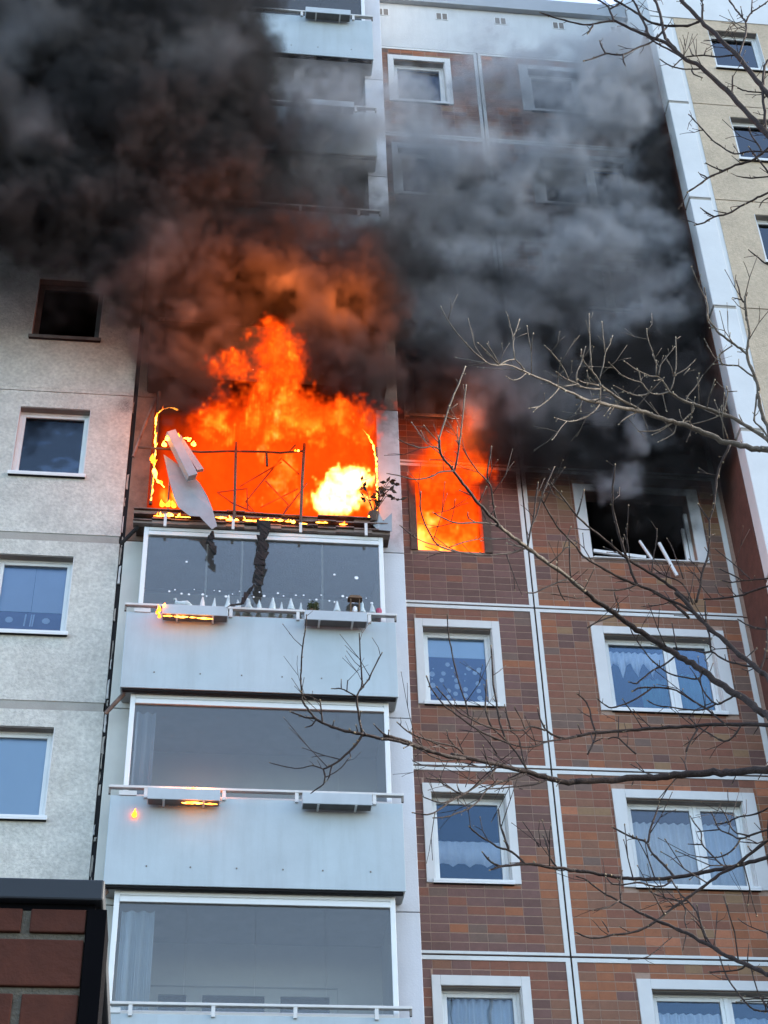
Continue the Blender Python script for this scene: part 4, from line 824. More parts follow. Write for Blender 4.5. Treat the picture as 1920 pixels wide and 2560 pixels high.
('B',[(-3.768,-12.264,7.92,0.003),(-3.688,-12.182,7.918,0.003),(-3.605,-12.099,7.934,0.0031),(-3.496,-12.0,7.986,0.0035)]),
('B',[(-3.186,-11.757,8.25,0.0032),(-3.313,-11.857,8.136,0.0032),(-3.418,-11.93,8.031,0.0035)]),
('B',[(-2.548,-11.45,9.168,0.0048),(-2.61,-11.447,9.024,0.0052),(-2.661,-11.437,8.893,0.0055),(-2.701,-11.417,8.764,0.0058),(-2.755,-11.41,8.624,0.0061),(-2.779,-11.377,8.504,0.0063)]),
('B',[(-2.693,-11.514,8.961,0.0043),(-2.712,-11.472,8.84,0.0047),(-2.731,-11.427,8.713,0.0052),(-2.755,-11.41,8.624,0.0056)]),
('B',[(-2.661,-11.437,8.893,0.0056),(-2.598,-11.34,8.852,0.006),(-2.514,-11.226,8.815,0.0063),(-2.411,-11.11,8.8,0.0067),(-2.35,-11.046,8.792,0.007)]),
('',[(-2.308,-10.896,8.911,0.0071),(-2.247,-10.83,8.882,0.0077),(-2.155,-10.754,8.883,0.0083),(-2.004,-10.646,8.878,0.0089),(-1.905,-10.587,8.875,0.0094),(-1.779,-10.528,8.873,0.01),(-1.64,-10.48,8.853,0.0105),(-1.521,-10.454,8.783,0.0109),(-1.403,-10.456,8.641,0.0113)]),
('',[(-2.589,-11.434,9.047,0.0057),(-2.494,-11.316,9.035,0.006),(-2.368,-11.165,9.01,0.0064),(-2.348,-11.139,9.0,0.0066)]),
('',[(-2.305,-10.989,9.124,0.0068),(-2.199,-10.885,9.118,0.0076),(-2.064,-10.764,9.104,0.0085),(-1.962,-10.683,9.087,0.0093),(-1.843,-10.599,9.05,0.0101),(-1.718,-10.533,9.022,0.0108),(-1.59,-10.482,8.971,0.0115),(-1.479,-10.456,8.9,0.0121),(-1.379,-10.452,8.792,0.0126)]),
('',[(-2.411,-11.106,8.793,0.0053),(-2.408,-11.045,8.656,0.0057),(-2.402,-10.997,8.546,0.0061)]),
('B',[(-2.785,-11.25,8.214,0.0042),(-2.711,-11.192,8.263,0.0047),(-2.59,-11.115,8.383,0.0052),(-2.478,-11.046,8.485,0.0057),(-2.407,-11.001,8.543,0.0061)]),
('B',[(-2.463,-10.99,8.361,0.0043),(-2.492,-11.021,8.378,0.0048),(-2.52,-11.066,8.433,0.0052)]),
('B',[(-2.229,-11.016,9.335,0.005),(-2.262,-10.993,9.221,0.0057),(-2.3,-10.982,9.12,0.0063)]),
('B',[(-1.935,-10.918,9.683,0.0066),(-1.96,-10.863,9.524,0.0071),(-1.966,-10.807,9.392,0.0076),(-1.938,-10.743,9.291,0.0081),(-1.911,-10.687,9.195,0.0086),(-1.87,-10.627,9.092,0.0091),(-1.84,-10.591,9.025,0.0095),(-1.813,-10.553,8.927,0.0099),(-1.774,-10.526,8.875,0.0104)]),
('B',[(-1.208,-10.555,9.646,0.0063),(-1.168,-10.535,9.573,0.0069),(-1.138,-10.524,9.516,0.0075),(-1.15,-10.499,9.366,0.0081),(-1.182,-10.48,9.212,0.0086),(-1.246,-10.465,9.056,0.0091),(-1.283,-10.459,8.919,0.0096),(-1.328,-10.456,8.791,0.0101)]),
('B',[(-2.084,-10.654,8.716,0.0045),(-1.963,-10.593,8.763,0.0052),(-1.881,-10.56,8.807,0.0058),(-1.779,-10.528,8.873,0.0065)]),
('B',[(-1.115,-10.491,8.974,0.0046),(-1.055,-10.512,8.945,0.005),(-0.977,-10.545,8.941,0.0054),(-0.889,-10.593,8.92,0.0057),(-0.777,-10.671,8.884,0.006)]),
('',[(-1.274,-10.463,8.816,0.0061),(-1.191,-10.481,8.812,0.0066),(-1.034,-10.539,8.799,0.0071),(-0.923,-10.592,8.818,0.0076),(-0.834,-10.646,8.825,0.008),(-0.729,-10.718,8.841,0.0085)]),
('B',[(-1.115,-10.488,9.084,0.0042),(-1.056,-10.506,9.036,0.0049),(-0.989,-10.537,8.962,0.0056)]),
('B',[(-1.122,-10.493,9.272,0.0038),(-1.051,-10.504,9.179,0.0042),(-0.974,-10.536,9.051,0.0047),(-0.93,-10.568,8.943,0.0051)]),
('B',[(-1.328,-10.472,9.177,0.0038),(-1.282,-10.466,9.119,0.0044),(-1.252,-10.464,9.046,0.0052)]),
('B',[(-1.49,-10.524,9.32,0.0038),(-1.458,-10.502,9.257,0.0042),(-1.431,-10.479,9.155,0.0047),(-1.395,-10.458,9.0,0.0052)]),
('B',[(-1.573,-10.567,9.376,0.0038),(-1.592,-10.54,9.252,0.0042),(-1.62,-10.525,9.153,0.0047),(-1.648,-10.504,9.005,0.0051)]),
('',[(-1.638,-10.511,9.054,0.0046),(-1.548,-10.478,9.008,0.005),(-1.433,-10.458,8.976,0.0054),(-1.382,-10.452,8.897,0.0057),(-1.357,-10.454,8.77,0.006)]),
('L',[(-2.281,-10.887,8.515,0.016),(-2.203,-10.828,8.502,0.0168),(-2.109,-10.765,8.482,0.0176),(-2.027,-10.716,8.451,0.0183),(-1.938,-10.674,8.41,0.019),(-1.845,-10.642,8.362,0.0198),(-1.747,-10.623,8.31,0.0205),(-1.671,-10.622,8.245,0.0211),(-1.584,-10.634,8.172,0.0217),(-1.517,-10.658,8.1,0.0223),(-1.458,-10.695,8.01,0.0228),(-1.388,-10.76,7.884,0.0233),(-1.327,-10.844,7.747,0.0237),(-1.278,-10.935,7.617,0.024),(-1.239,-11.041,7.469,0.0243),(-1.221,-11.096,7.4,0.0248),(-1.141,-11.443,6.998,0.0242),(0.004,-11.572,6.422,0.0278),(1.15,-11.7,5.269,0.0327)]),
('L',[(-1.526,-10.604,8.763,0.014),(-1.459,-10.6,8.686,0.0143),(-1.402,-10.61,8.569,0.0146),(-1.349,-10.634,8.453,0.015),(-1.28,-10.681,8.323,0.0155),(-1.219,-10.755,8.155,0.016),(-1.169,-10.84,8.003,0.0165),(-1.133,-10.922,7.874,0.017),(-1.112,-10.972,7.804,0.0175),(-1.048,-11.207,7.497,0.0176),(0.051,-11.454,6.934,0.0202),(1.15,-11.7,5.808,0.0238)]),
('',[(-1.71,-10.634,8.732,0.0076),(-1.606,-10.609,8.693,0.0092),(-1.507,-10.6,8.653,0.0106),(-1.422,-10.606,8.597,0.0118)]),
('',[(-1.931,-10.67,8.398,0.0039),(-1.904,-10.657,8.319,0.0042),(-1.861,-10.645,8.24,0.0045),(-1.82,-10.64,8.166,0.0048),(-1.764,-10.641,8.09,0.0051),(-1.693,-10.651,8.019,0.0053),(-1.619,-10.664,7.985,0.0056),(-1.508,-10.696,7.95,0.0058),(-1.467,-10.695,8.0,0.0061)]),
('B',[(-1.997,-10.694,7.901,0.0043),(-1.946,-10.684,7.9,0.0048),(-1.907,-10.674,7.937,0.0052),(-1.807,-10.651,8.033,0.0057),(-1.713,-10.639,8.094,0.0062),(-1.625,-10.631,8.172,0.0066)]),
('',[(-1.499,-10.696,7.96,0.0057),(-1.496,-10.735,7.83,0.0061),(-1.474,-10.777,7.728,0.0064),(-1.444,-10.813,7.67,0.0068),(-1.375,-10.839,7.693,0.0071),(-1.319,-10.859,7.724,0.0075)]),
('B',[(-1.592,-10.605,8.482,0.004),(-1.594,-10.612,8.355,0.0049),(-1.597,-10.624,8.237,0.0058)]),
('',[(-1.596,-10.623,8.243,0.0049),(-1.508,-10.634,8.234,0.0052),(-1.427,-10.658,8.202,0.0055),(-1.36,-10.682,8.189,0.0058),(-1.322,-10.716,8.119,0.0061),(-1.264,-10.766,8.049,0.0064),(-1.189,-10.838,7.975,0.0066),(-1.134,-10.899,7.922,0.0068)]),
('B',[(-2.264,-10.792,7.694,0.0042),(-2.222,-10.78,7.658,0.0046),(-2.165,-10.764,7.643,0.005),(-2.063,-10.732,7.695,0.0053),(-1.95,-10.701,7.775,0.0057),(-1.842,-10.676,7.872,0.0061)]),
('B',[(-1.983,-10.699,7.827,0.0052),(-1.918,-10.684,7.868,0.0054),(-1.816,-10.674,7.879,0.0057),(-1.719,-10.676,7.877,0.0059),(-1.649,-10.696,7.83,0.0061),(-1.6,-10.723,7.767,0.0062),(-1.542,-10.766,7.686,0.0064),(-1.492,-10.823,7.588,0.0065),(-1.452,-10.896,7.462,0.0066)]),
('B',[(-1.888,-10.7,7.751,0.0038),(-1.83,-10.707,7.712,0.0043),(-1.716,-10.722,7.688,0.0047),(-1.609,-10.756,7.653,0.0052),(-1.537,-10.783,7.643,0.0056),(-1.451,-10.809,7.672,0.006)]),
('L',[(-2.474,-10.913,7.317,0.0089),(-2.312,-10.843,7.393,0.0095),(-2.121,-10.786,7.449,0.0101),(-1.953,-10.761,7.485,0.0106),(-1.793,-10.765,7.502,0.011),(-1.643,-10.8,7.496,0.0114),(-1.504,-10.863,7.476,0.0117),(-1.381,-10.959,7.421,0.012),(-1.243,-11.123,7.32,0.0122),(-1.09,-11.384,7.164,0.0121),(0.03,-11.542,6.598,0.0139),(1.15,-11.7,5.467,0.0163)]),
('B',[(-1.644,-10.765,7.595,0.0042),(-1.608,-10.814,7.488,0.0045),(-1.567,-10.858,7.418,0.0048),(-1.529,-10.908,7.344,0.005),(-1.488,-10.956,7.29,0.0053),(-1.435,-10.976,7.315,0.0055),(-1.365,-10.977,7.406,0.0058)]),
('',[(-1.613,-10.821,7.466,0.0059),(-1.692,-10.842,7.342,0.0062),(-1.734,-10.863,7.256,0.0066)]),
('B',[(-2.419,-10.862,7.679,0.0046),(-2.37,-10.839,7.65,0.0052),(-2.337,-10.829,7.576,0.0057),(-2.334,-10.84,7.47,0.0061),(-2.316,-10.843,7.397,0.0066)]),
('',[(-2.316,-10.843,7.397,0.0054),(-2.34,-10.863,7.322,0.0058),(-2.411,-10.911,7.185,0.0061)]),
('B',[(-2.244,-10.83,7.354,0.0041),(-2.173,-10.809,7.384,0.0048),(-2.125,-10.811,7.335,0.0053),(-2.061,-10.828,7.248,0.0058)]),
('B',[(-2.125,-10.763,7.576,0.0034),(-2.16,-10.805,7.391,0.0041)]),
('',[(-1.321,-10.616,8.682,0.0055),(-1.345,-10.629,8.497,0.006),(-1.35,-10.649,8.362,0.0066),(-1.369,-10.676,8.203,0.007)]),
('',[(-0.978,-10.827,8.405,0.0062),(-1.018,-10.875,8.19,0.0067),(-1.061,-10.897,8.056,0.0071),(-1.136,-10.913,7.889,0.0076)]),
('B',[(-1.138,-10.712,8.463,0.0045),(-1.102,-10.75,8.393,0.0051),(-1.051,-10.801,8.329,0.0056),(-1.0,-10.854,8.279,0.0062)]),
('B',[(-2.03,-10.75,8.629,0.0036),(-2.02,-10.734,8.58,0.0041),(-2.001,-10.715,8.524,0.0048),(-2.022,-10.714,8.453,0.0054)]),
('',[(-2.28,-10.827,8.25,0.0048),(-2.198,-10.789,8.33,0.0055),(-2.047,-10.724,8.439,0.0062)]),
('B',[(-3.799,-12.052,6.655,0.0039),(-3.743,-12.011,6.628,0.0042),(-3.671,-11.965,6.621,0.0045),(-3.583,-11.909,6.628,0.0047),(-3.509,-11.861,6.641,0.005),(-3.448,-11.821,6.655,0.0052),(-3.382,-11.776,6.63,0.0055)]),
('B',[(-3.486,-11.854,6.735,0.0029),(-3.477,-11.843,6.688,0.0036),(-3.44,-11.816,6.659,0.0044)]),
('B',[(-3.422,-11.807,6.727,0.0029),(-3.409,-11.796,6.688,0.0036),(-3.382,-11.776,6.63,0.0044)]),
('B',[(-3.615,-12.022,6.992,0.004),(-3.592,-11.986,6.949,0.0043),(-3.561,-11.952,6.924,0.0046),(-3.5,-11.891,6.886,0.0049),(-3.423,-11.826,6.874,0.0052),(-3.346,-11.763,6.853,0.0055),(-3.261,-11.697,6.841,0.0058),(-3.158,-11.624,6.842,0.0061),(-3.063,-11.56,6.848,0.0063)]),
('B',[(-3.546,-11.951,6.969,0.0041),(-3.484,-11.888,6.936,0.0043),(-3.407,-11.816,6.897,0.0045),(-3.329,-11.753,6.892,0.0047),(-3.234,-11.68,6.893,0.005),(-3.153,-11.622,6.908,0.0052),(-3.046,-11.547,6.947,0.0055),(-2.953,-11.483,6.994,0.0057),(-2.89,-11.442,7.047,0.0059),(-2.791,-11.381,7.059,0.0062)]),
('B',[(-3.481,-12.072,7.406,0.0033),(-3.471,-12.016,7.32,0.0037),(-3.45,-11.961,7.25,0.004),(-3.425,-11.9,7.159,0.0043),(-3.386,-11.831,7.05,0.0046),(-3.356,-11.791,6.988,0.0049),(-3.332,-11.756,6.894,0.0052)]),
('B',[(-3.157,-11.72,7.438,0.0043),(-3.151,-11.679,7.32,0.0048),(-3.148,-11.65,7.204,0.0053),(-3.132,-11.62,7.099,0.0058),(-3.117,-11.598,6.965,0.0062),(-3.078,-11.57,6.854,0.0067)]),
('B',[(-3.198,-11.694,7.202,0.0038),(-3.206,-11.682,7.097,0.0045),(-3.212,-11.672,6.988,0.0051),(-3.177,-11.639,6.904,0.0056)]),
('B',[(-3.07,-11.572,7.108,0.0038),(-3.059,-11.558,7.034,0.0048),(-3.041,-11.543,6.953,0.0057)]),
('B',[(-2.825,-11.399,7.203,0.0047),(-2.816,-11.393,7.131,0.0054),(-2.782,-11.375,7.068,0.006),(-2.727,-11.346,7.045,0.0067),(-2.654,-11.309,7.05,0.0073),(-2.567,-11.264,7.097,0.008)]),
('',[(-3.292,-11.721,6.841,0.0033),(-3.209,-11.66,6.794,0.0043),(-3.152,-11.623,6.731,0.0052)]),
('',[(-3.17,-11.634,6.9,0.0042),(-3.093,-11.58,6.864,0.0051),(-3.02,-11.535,6.803,0.0059),(-2.953,-11.51,6.694,0.0066)]),
('',[(-3.046,-11.547,6.942,0.0034),(-2.992,-11.512,6.917,0.0041),(-2.978,-11.509,6.82,0.0047),(-2.961,-11.513,6.7,0.0053)]),
('',[(-3.063,-11.56,6.848,0.0038),(-2.982,-11.508,6.859,0.0044),(-2.882,-11.445,6.901,0.005),(-2.776,-11.378,6.982,0.0056),(-2.654,-11.309,7.048,0.0062)]),
('',[(-2.953,-11.483,6.994,0.0031),(-2.885,-11.443,6.947,0.0031),(-2.776,-11.378,6.982,0.0034)]),
('',[(-4.009,-12.114,6.531,0.0089),(-3.914,-12.079,6.534,0.0091),(-3.824,-12.039,6.546,0.0092),(-3.725,-11.988,6.555,0.0094),(-3.632,-11.933,6.557,0.0096),(-3.574,-11.898,6.56,0.0098)]),
('',[(-3.575,-11.899,6.561,0.0098),(-3.482,-11.841,6.572,0.0102),(-3.376,-11.773,6.602,0.0106)]),
('',[(-3.467,-11.831,6.591,0.0105),(-3.376,-11.772,6.614,0.0112),(-3.268,-11.703,6.63,0.0118),(-3.175,-11.644,6.649,0.0125),(-3.081,-11.586,6.663,0.0136),(-2.971,-11.522,6.677,0.0146),(-2.886,-11.477,6.678,0.0156),(-2.792,-11.432,6.684,0.0167),(-2.705,-11.393,6.693,0.0177),(-2.626,-11.36,6.712,0.0188)]),
('',[(-3.884,-12.071,6.555,0.0092),(-3.814,-12.037,6.562,0.0093),(-3.729,-11.991,6.564,0.0095),(-3.643,-11.94,6.564,0.0096),(-3.571,-11.896,6.561,0.0098)]),
('L',[(-2.626,-11.36,6.712,0.0188),(-2.48,-11.304,6.757,0.0195),(-2.329,-11.265,6.793,0.0202),(-2.182,-11.246,6.821,0.0208),(-2.05,-11.252,6.831,0.0214),(-1.935,-11.271,6.845,0.022),(-1.817,-11.32,6.828,0.0225),(-1.716,-11.389,6.796,0.0229),(-1.633,-11.465,6.759,0.0232),(-1.503,-11.622,6.687,0.0234),(-1.324,-11.954,6.523,0.0232),(-0.087,-11.827,5.901,0.0267),(1.15,-11.7,4.658,0.0313)]),
('',[(-4.276,-12.179,6.582,0.0065),(-4.207,-12.163,6.553,0.0072),(-4.135,-12.147,6.536,0.0079),(-4.062,-12.13,6.531,0.0085),(-4.009,-12.114,6.531,0.0091)]),
('',[(-4.368,-12.288,6.763,0.0046),(-4.362,-12.251,6.71,0.0051),(-4.35,-12.221,6.662,0.0056),(-4.313,-12.197,6.618,0.006),(-4.276,-12.179,6.582,0.0065)]),
('B',[(-4.352,-12.507,7.048,0.0031),(-4.355,-12.46,6.986,0.0035),(-4.365,-12.412,6.925,0.0039),(-4.369,-12.341,6.833,0.0042),(-4.368,-12.288,6.763,0.0046)]),
('',[(-4.047,-12.393,7.024,0.0031),(-4.035,-12.32,6.926,0.0039),(-4.019,-12.241,6.81,0.0046)]),
('B',[(-3.906,-12.266,6.98,0.0036),(-3.942,-12.25,6.906,0.0041),(-3.982,-12.227,6.821,0.0046)]),
('',[(-4.019,-12.241,6.809,0.0046),(-4.021,-12.223,6.774,0.0052),(-4.047,-12.208,6.722,0.0057),(-4.038,-12.169,6.647,0.0062),(-4.02,-12.132,6.573,0.0066),(-4.009,-12.114,6.531,0.0071)]),
('',[(-3.982,-12.227,6.82,0.0039),(-4.018,-12.221,6.772,0.0046)]),
('B',[(-4.191,-12.259,6.732,0.0031),(-4.135,-12.25,6.74,0.0036),(-4.095,-12.231,6.731,0.0041),(-4.047,-12.205,6.716,0.0046)]),
('B',[(-4.14,-12.276,6.781,0.0028),(-4.139,-12.251,6.74,0.0031)]),
('',[(-4.104,-12.267,6.788,0.0028),(-4.105,-12.237,6.735,0.0031)]),
('B',[(-4.415,-12.18,6.621,0.0039),(-4.376,-12.179,6.604,0.0045),(-4.337,-12.178,6.591,0.005),(-4.279,-12.179,6.584,0.0055)]),
('B',[(-4.329,-12.151,6.541,0.0031),(-4.297,-12.16,6.551,0.0039),(-4.273,-12.177,6.579,0.0046)]),
('B',[(-4.257,-12.229,6.668,0.0035),(-4.249,-12.206,6.63,0.0042),(-4.239,-12.172,6.569,0.0049)]),
('',[(-4.352,-12.242,6.694,0.0031),(-4.31,-12.24,6.686,0.0035),(-4.257,-12.225,6.663,0.0039)]),
('',[(-4.227,-12.074,6.324,0.0049),(-4.17,-12.086,6.352,0.0055),(-4.113,-12.096,6.397,0.0061),(-4.048,-12.105,6.468,0.0068),(-4.009,-12.113,6.528,0.0074)]),
('B',[(-4.517,-12.006,6.394,0.0028),(-4.428,-12.031,6.357,0.0028),(-4.359,-12.05,6.338,0.0029),(-4.297,-12.07,6.346,0.0032),(-4.265,-12.074,6.341,0.0035),(-4.227,-12.074,6.324,0.0038)]),
('B',[(-4.29,-12.03,6.199,0.003),(-4.269,-12.038,6.213,0.0035),(-4.225,-12.054,6.242,0.004),(-4.217,-12.065,6.286,0.0044),(-4.227,-12.074,6.324,0.0049)]),
('B',[(-4.204,-12.061,6.26,0.0027),(-4.194,-12.067,6.286,0.0034),(-4.179,-12.084,6.346,0.0042)]),
('B',[(-4.09,-12.09,6.386,0.0028),(-4.131,-12.08,6.332,0.0028),(-4.182,-12.071,6.295,0.0028),(-4.213,-12.064,6.28,0.0031)]),
('B',[(-3.942,-12.111,6.6,0.0035),(-3.893,-12.078,6.566,0.0044),(-3.824,-12.04,6.55,0.0053)]),
('B',[(-3.795,-12.048,6.652,0.0035),(-3.746,-12.012,6.627,0.0039),(-3.674,-11.966,6.62,0.0043),(-3.587,-11.911,6.622,0.0047),(-3.491,-11.847,6.614,0.0051)]),
('',[(-3.703,-11.983,6.609,0.0032),(-3.661,-11.952,6.575,0.004),(-3.61,-11.92,6.559,0.0047)]),
('',[(-3.714,-11.971,6.458,0.0028),(-3.662,-11.943,6.451,0.003),(-3.59,-11.904,6.465,0.0033),(-3.486,-11.843,6.504,0.0036),(-3.38,-11.777,6.547,0.0039),(-3.264,-11.703,6.591,0.0042),(-3.175,-11.644,6.645,0.0045)]),
('',[(-3.637,-11.934,6.54,0.0032),(-3.587,-11.904,6.529,0.0037),(-3.499,-11.851,6.538,0.0042),(-3.383,-11.777,6.612,0.0048)]),
('B',[(-3.726,-11.985,6.12,0.0034),(-3.658,-11.96,6.125,0.004),(-3.609,-11.937,6.147,0.0045),(-3.55,-11.902,6.204,0.005),(-3.473,-11.853,6.285,0.0055),(-3.396,-11.804,6.353,0.006),(-3.315,-11.748,6.44,0.0065),(-3.232,-11.689,6.531,0.007),(-3.155,-11.631,6.653,0.0075)]),
('B',[(-3.604,-11.94,6.116,0.0035),(-3.526,-11.901,6.147,0.0037),(-3.452,-11.857,6.199,0.004),(-3.383,-11.814,6.251,0.0043),(-3.31,-11.761,6.335,0.0046),(-3.274,-11.732,6.398,0.0048),(-3.214,-11.686,6.479,0.0051),(-3.108,-11.615,6.559,0.0054),(-3.008,-11.549,6.628,0.0057),(-2.955,-11.513,6.678,0.006)]),
('B',[(-3.661,-11.947,6.244,0.0031),(-3.603,-11.922,6.235,0.0036),(-3.533,-11.889,6.241,0.0041),(-3.487,-11.861,6.284,0.0046)]),
('B',[(-3.565,-11.892,6.39,0.0035),(-3.524,-11.871,6.37,0.0042),(-3.461,-11.839,6.349,0.0048),(-3.411,-11.813,6.343,0.0053)]),
('B',[(-3.442,-11.824,6.4,0.0029),(-3.434,-11.824,6.363,0.0032),(-3.403,-11.808,6.35,0.0036)]),
('',[(-3.345,-11.755,6.565,0.0029),(-3.363,-11.772,6.478,0.0029),(-3.388,-11.793,6.404,0.0032)]),
('',[(-3.256,-11.715,6.438,0.0036),(-3.138,-11.642,6.492,0.0043),(-3.033,-11.577,6.545,0.0048),(-2.919,-11.509,6.6,0.0054),(-2.816,-11.445,6.676,0.006)]),
('B',[(-3.389,-11.845,6.117,0.0046),(-3.338,-11.832,6.075,0.005),(-3.271,-11.81,6.046,0.0054),(-3.218,-11.794,6.02,0.0057),(-3.161,-11.769,6.021,0.0061),(-3.109,-11.759,5.984,0.0065),(-3.076,-11.757,5.949,0.0068)]),
('B',[(-3.328,-11.863,5.952,0.0042),(-3.29,-11.865,5.896,0.005),(-3.236,-11.847,5.882,0.0058),(-3.177,-11.815,5.904,0.0065),(-3.08,-11.76,5.946,0.0073),(-2.978,-11.714,5.961,0.008),(-2.884,-11.677,5.969,0.0086),(-2.755,-11.632,5.98,0.0093)]),
('B',[(-3.301,-11.891,5.833,0.0045),(-3.229,-11.844,5.882,0.0064)]),
('',[(-3.188,-11.703,6.312,0.0044),(-3.19,-11.728,6.209,0.0052),(-3.177,-11.749,6.11,0.0061),(-3.162,-11.769,6.022,0.0068)]),
('B',[(-2.92,-11.61,6.207,0.004),(-2.904,-11.637,6.105,0.0046),(-2.902,-11.66,6.035,0.0051),(-2.87,-11.671,5.973,0.0056)]),
('B',[(-3.039,-11.641,6.272,0.0029),(-2.998,-11.643,6.202,0.0029),(-2.962,-11.658,6.107,0.0036)]),
('L',[(-2.756,-11.633,5.977,0.0093),(-2.649,-11.605,5.98,0.0096),(-2.546,-11.589,5.973,0.0098),(-2.444,-11.582,5.965,0.0101),(-2.343,-11.583,5.96,0.0103),(-2.244,-11.592,5.962,0.0106),(-2.146,-11.612,5.965,0.0108),(-2.045,-11.643,5.974,0.011),(-1.96,-11.683,5.977,0.0111),(-1.875,-11.74,5.972,0.0113),(-1.793,-11.806,5.969,0.0114),(-1.713,-11.89,5.957,0.0115),(-1.558,-12.101,5.915,0.0115),(-0.204,-11.901,5.231,0.0132),(1.15,-11.7,3.862,0.0155)]),
('B',[(-2.449,-11.423,6.372,0.0049),(-2.386,-11.433,6.33,0.0053),(-2.324,-11.446,6.291,0.0057),(-2.268,-11.46,6.262,0.0062),(-2.263,-11.489,6.194,0.0065),(-2.23,-11.531,6.107,0.0069),(-2.2,-11.566,6.038,0.0072),(-2.174,-11.603,5.969,0.0075)]),
('B',[(-2.129,-11.344,6.574,0.0046),(-2.171,-11.378,6.479,0.0055),(-2.226,-11.422,6.36,0.0064),(-2.259,-11.459,6.267,0.0072)]),
('B',[(-1.969,-11.439,6.452,0.0037),(-1.959,-11.487,6.364,0.0041),(-1.948,-11.52,6.309,0.0044),(-1.967,-11.561,6.21,0.0046),(-1.95,-11.609,6.133,0.0049),(-1.931,-11.665,6.046,0.0051),(-1.903,-11.72,5.975,0.0053)]),
('',[(-1.969,-11.508,6.315,0.003),(-1.917,-11.535,6.309,0.0035),(-1.857,-11.576,6.295,0.0041)]),
('B',[(-2.036,-11.526,6.223,0.0033),(-1.969,-11.565,6.201,0.0041)]),
('B',[(-1.853,-11.489,6.459,0.0037),(-1.855,-11.529,6.383,0.0041),(-1.854,-11.577,6.296,0.0045),(-1.816,-11.635,6.236,0.0048),(-1.782,-11.697,6.174,0.0051),(-1.715,-11.753,6.176,0.0054),(-1.621,-11.85,6.171,0.0057)]),
('B',[(-1.801,-11.5,6.494,0.0033),(-1.793,-11.564,6.389,0.0038),(-1.796,-11.618,6.291,0.0043),(-1.784,-11.663,6.229,0.0047),(-1.737,-11.734,6.174,0.0051)]),
('B',[(-1.857,-11.545,6.351,0.0033),(-1.806,-11.583,6.34,0.0038),(-1.754,-11.61,6.358,0.0043),(-1.716,-11.643,6.352,0.0047),(-1.658,-11.701,6.341,0.0051),(-1.569,-11.784,6.351,0.0055)]),
('B',[(-2.018,-11.59,6.108,0.0032),(-1.962,-11.627,6.087,0.0037),(-1.906,-11.666,6.072,0.0042),(-1.849,-11.693,6.092,0.0046),(-1.783,-11.699,6.169,0.0051)]),
('',[(-2.764,-11.653,5.931,0.0035),(-2.71,-11.642,5.92,0.004),(-2.663,-11.648,5.875,0.0045),(-2.604,-11.656,5.823,0.0049),(-2.543,-11.661,5.787,0.0053)]),
('',[(-2.543,-11.661,5.787,0.0053),(-2.474,-11.675,5.733,0.0065),(-2.411,-11.691,5.687,0.0076)]),
('L',[(-2.529,-12.091,5.493,0.0072),(-2.47,-12.108,5.453,0.0078),(-2.391,-12.138,5.401,0.0084),(-2.336,-12.167,5.357,0.0089),(-2.291,-12.2,5.304,0.0093),(-2.236,-12.239,5.252,0.0097),(-2.185,-12.285,5.185,0.01),(-2.122,-12.342,5.117,0.0103),(-2.077,-12.387,5.068,0.0107),(-2.038,-12.428,5.02,0.0113),(-1.93,-12.543,4.871,0.0117),(-0.39,-12.122,4.073,0.0135),(1.15,-11.7,2.476,0.0158)]),
('BL',[(-2.945,-12.238,5.316,0.0036),(-2.89,-12.228,5.296,0.004),(-2.818,-12.204,5.303,0.0044),(-2.733,-12.17,5.339,0.0048),(-2.647,-12.149,5.358,0.0051),(-2.557,-12.128,5.395,0.0055),(-2.47,-12.108,5.453,0.0059),(-2.395,-12.092,5.515,0.0063),(-2.322,-12.085,5.571,0.0067),(-2.253,-12.087,5.615,0.007),(-2.169,-12.094,5.674,0.0073),(-2.088,-12.112,5.729,0.0077),(-2.017,-12.147,5.754,0.008),(-1.94,-12.179,5.809,0.0083),(-1.832,-12.244,5.875,0.0086),(-1.7,-12.359,5.935,0.0088),(-0.275,-12.029,5.204,0.0101),(1.15,-11.7,3.741,0.0119)]),
('B',[(-2.686,-12.0,5.752,0.0034),(-2.657,-12.014,5.705,0.0037),(-2.576,-12.002,5.713,0.004),(-2.502,-11.993,5.73,0.0043),(-2.438,-12.007,5.704,0.0046),(-2.376,-12.015,5.701,0.0048),(-2.321,-12.004,5.749,0.0051)]),
('B',[(-2.46,-12.023,5.661,0.0034),(-2.406,-12.044,5.625,0.004),(-2.346,-12.068,5.595,0.0045),(-2.312,-12.084,5.578,0.005)]),
('',[(-2.327,-12.003,5.75,0.0041),(-2.307,-12.061,5.633,0.0044),(-2.283,-12.089,5.586,0.0047),(-2.258,-12.137,5.497,0.005),(-2.256,-12.175,5.407,0.0052),(-2.252,-12.206,5.327,0.0055),(-2.236,-12.239,5.252,0.0057)]),
('B',[(-2.33,-12.157,5.387,0.0029),(-2.327,-12.133,5.451,0.0037),(-2.306,-12.114,5.514,0.0044),(-2.315,-12.085,5.574,0.005)]),
('B',[(-2.581,-11.961,5.813,0.0034),(-2.621,-12.017,5.687,0.0039),(-2.638,-12.057,5.592,0.0044)]),
('B',[(-2.813,-12.132,5.489,0.0026),(-2.712,-12.092,5.534,0.0031),(-2.642,-12.058,5.592,0.0037)]),
('B',[(-2.777,-12.147,5.427,0.0026),(-2.762,-12.158,5.39,0.0029),(-2.756,-12.169,5.355,0.0032)]),
('B',[(-2.416,-12.156,5.341,0.0026),(-2.46,-12.163,5.304,0.0026),(-2.528,-12.18,5.244,0.0027),(-2.591,-12.195,5.204,0.0029),(-2.683,-12.213,5.185,0.0032)]),
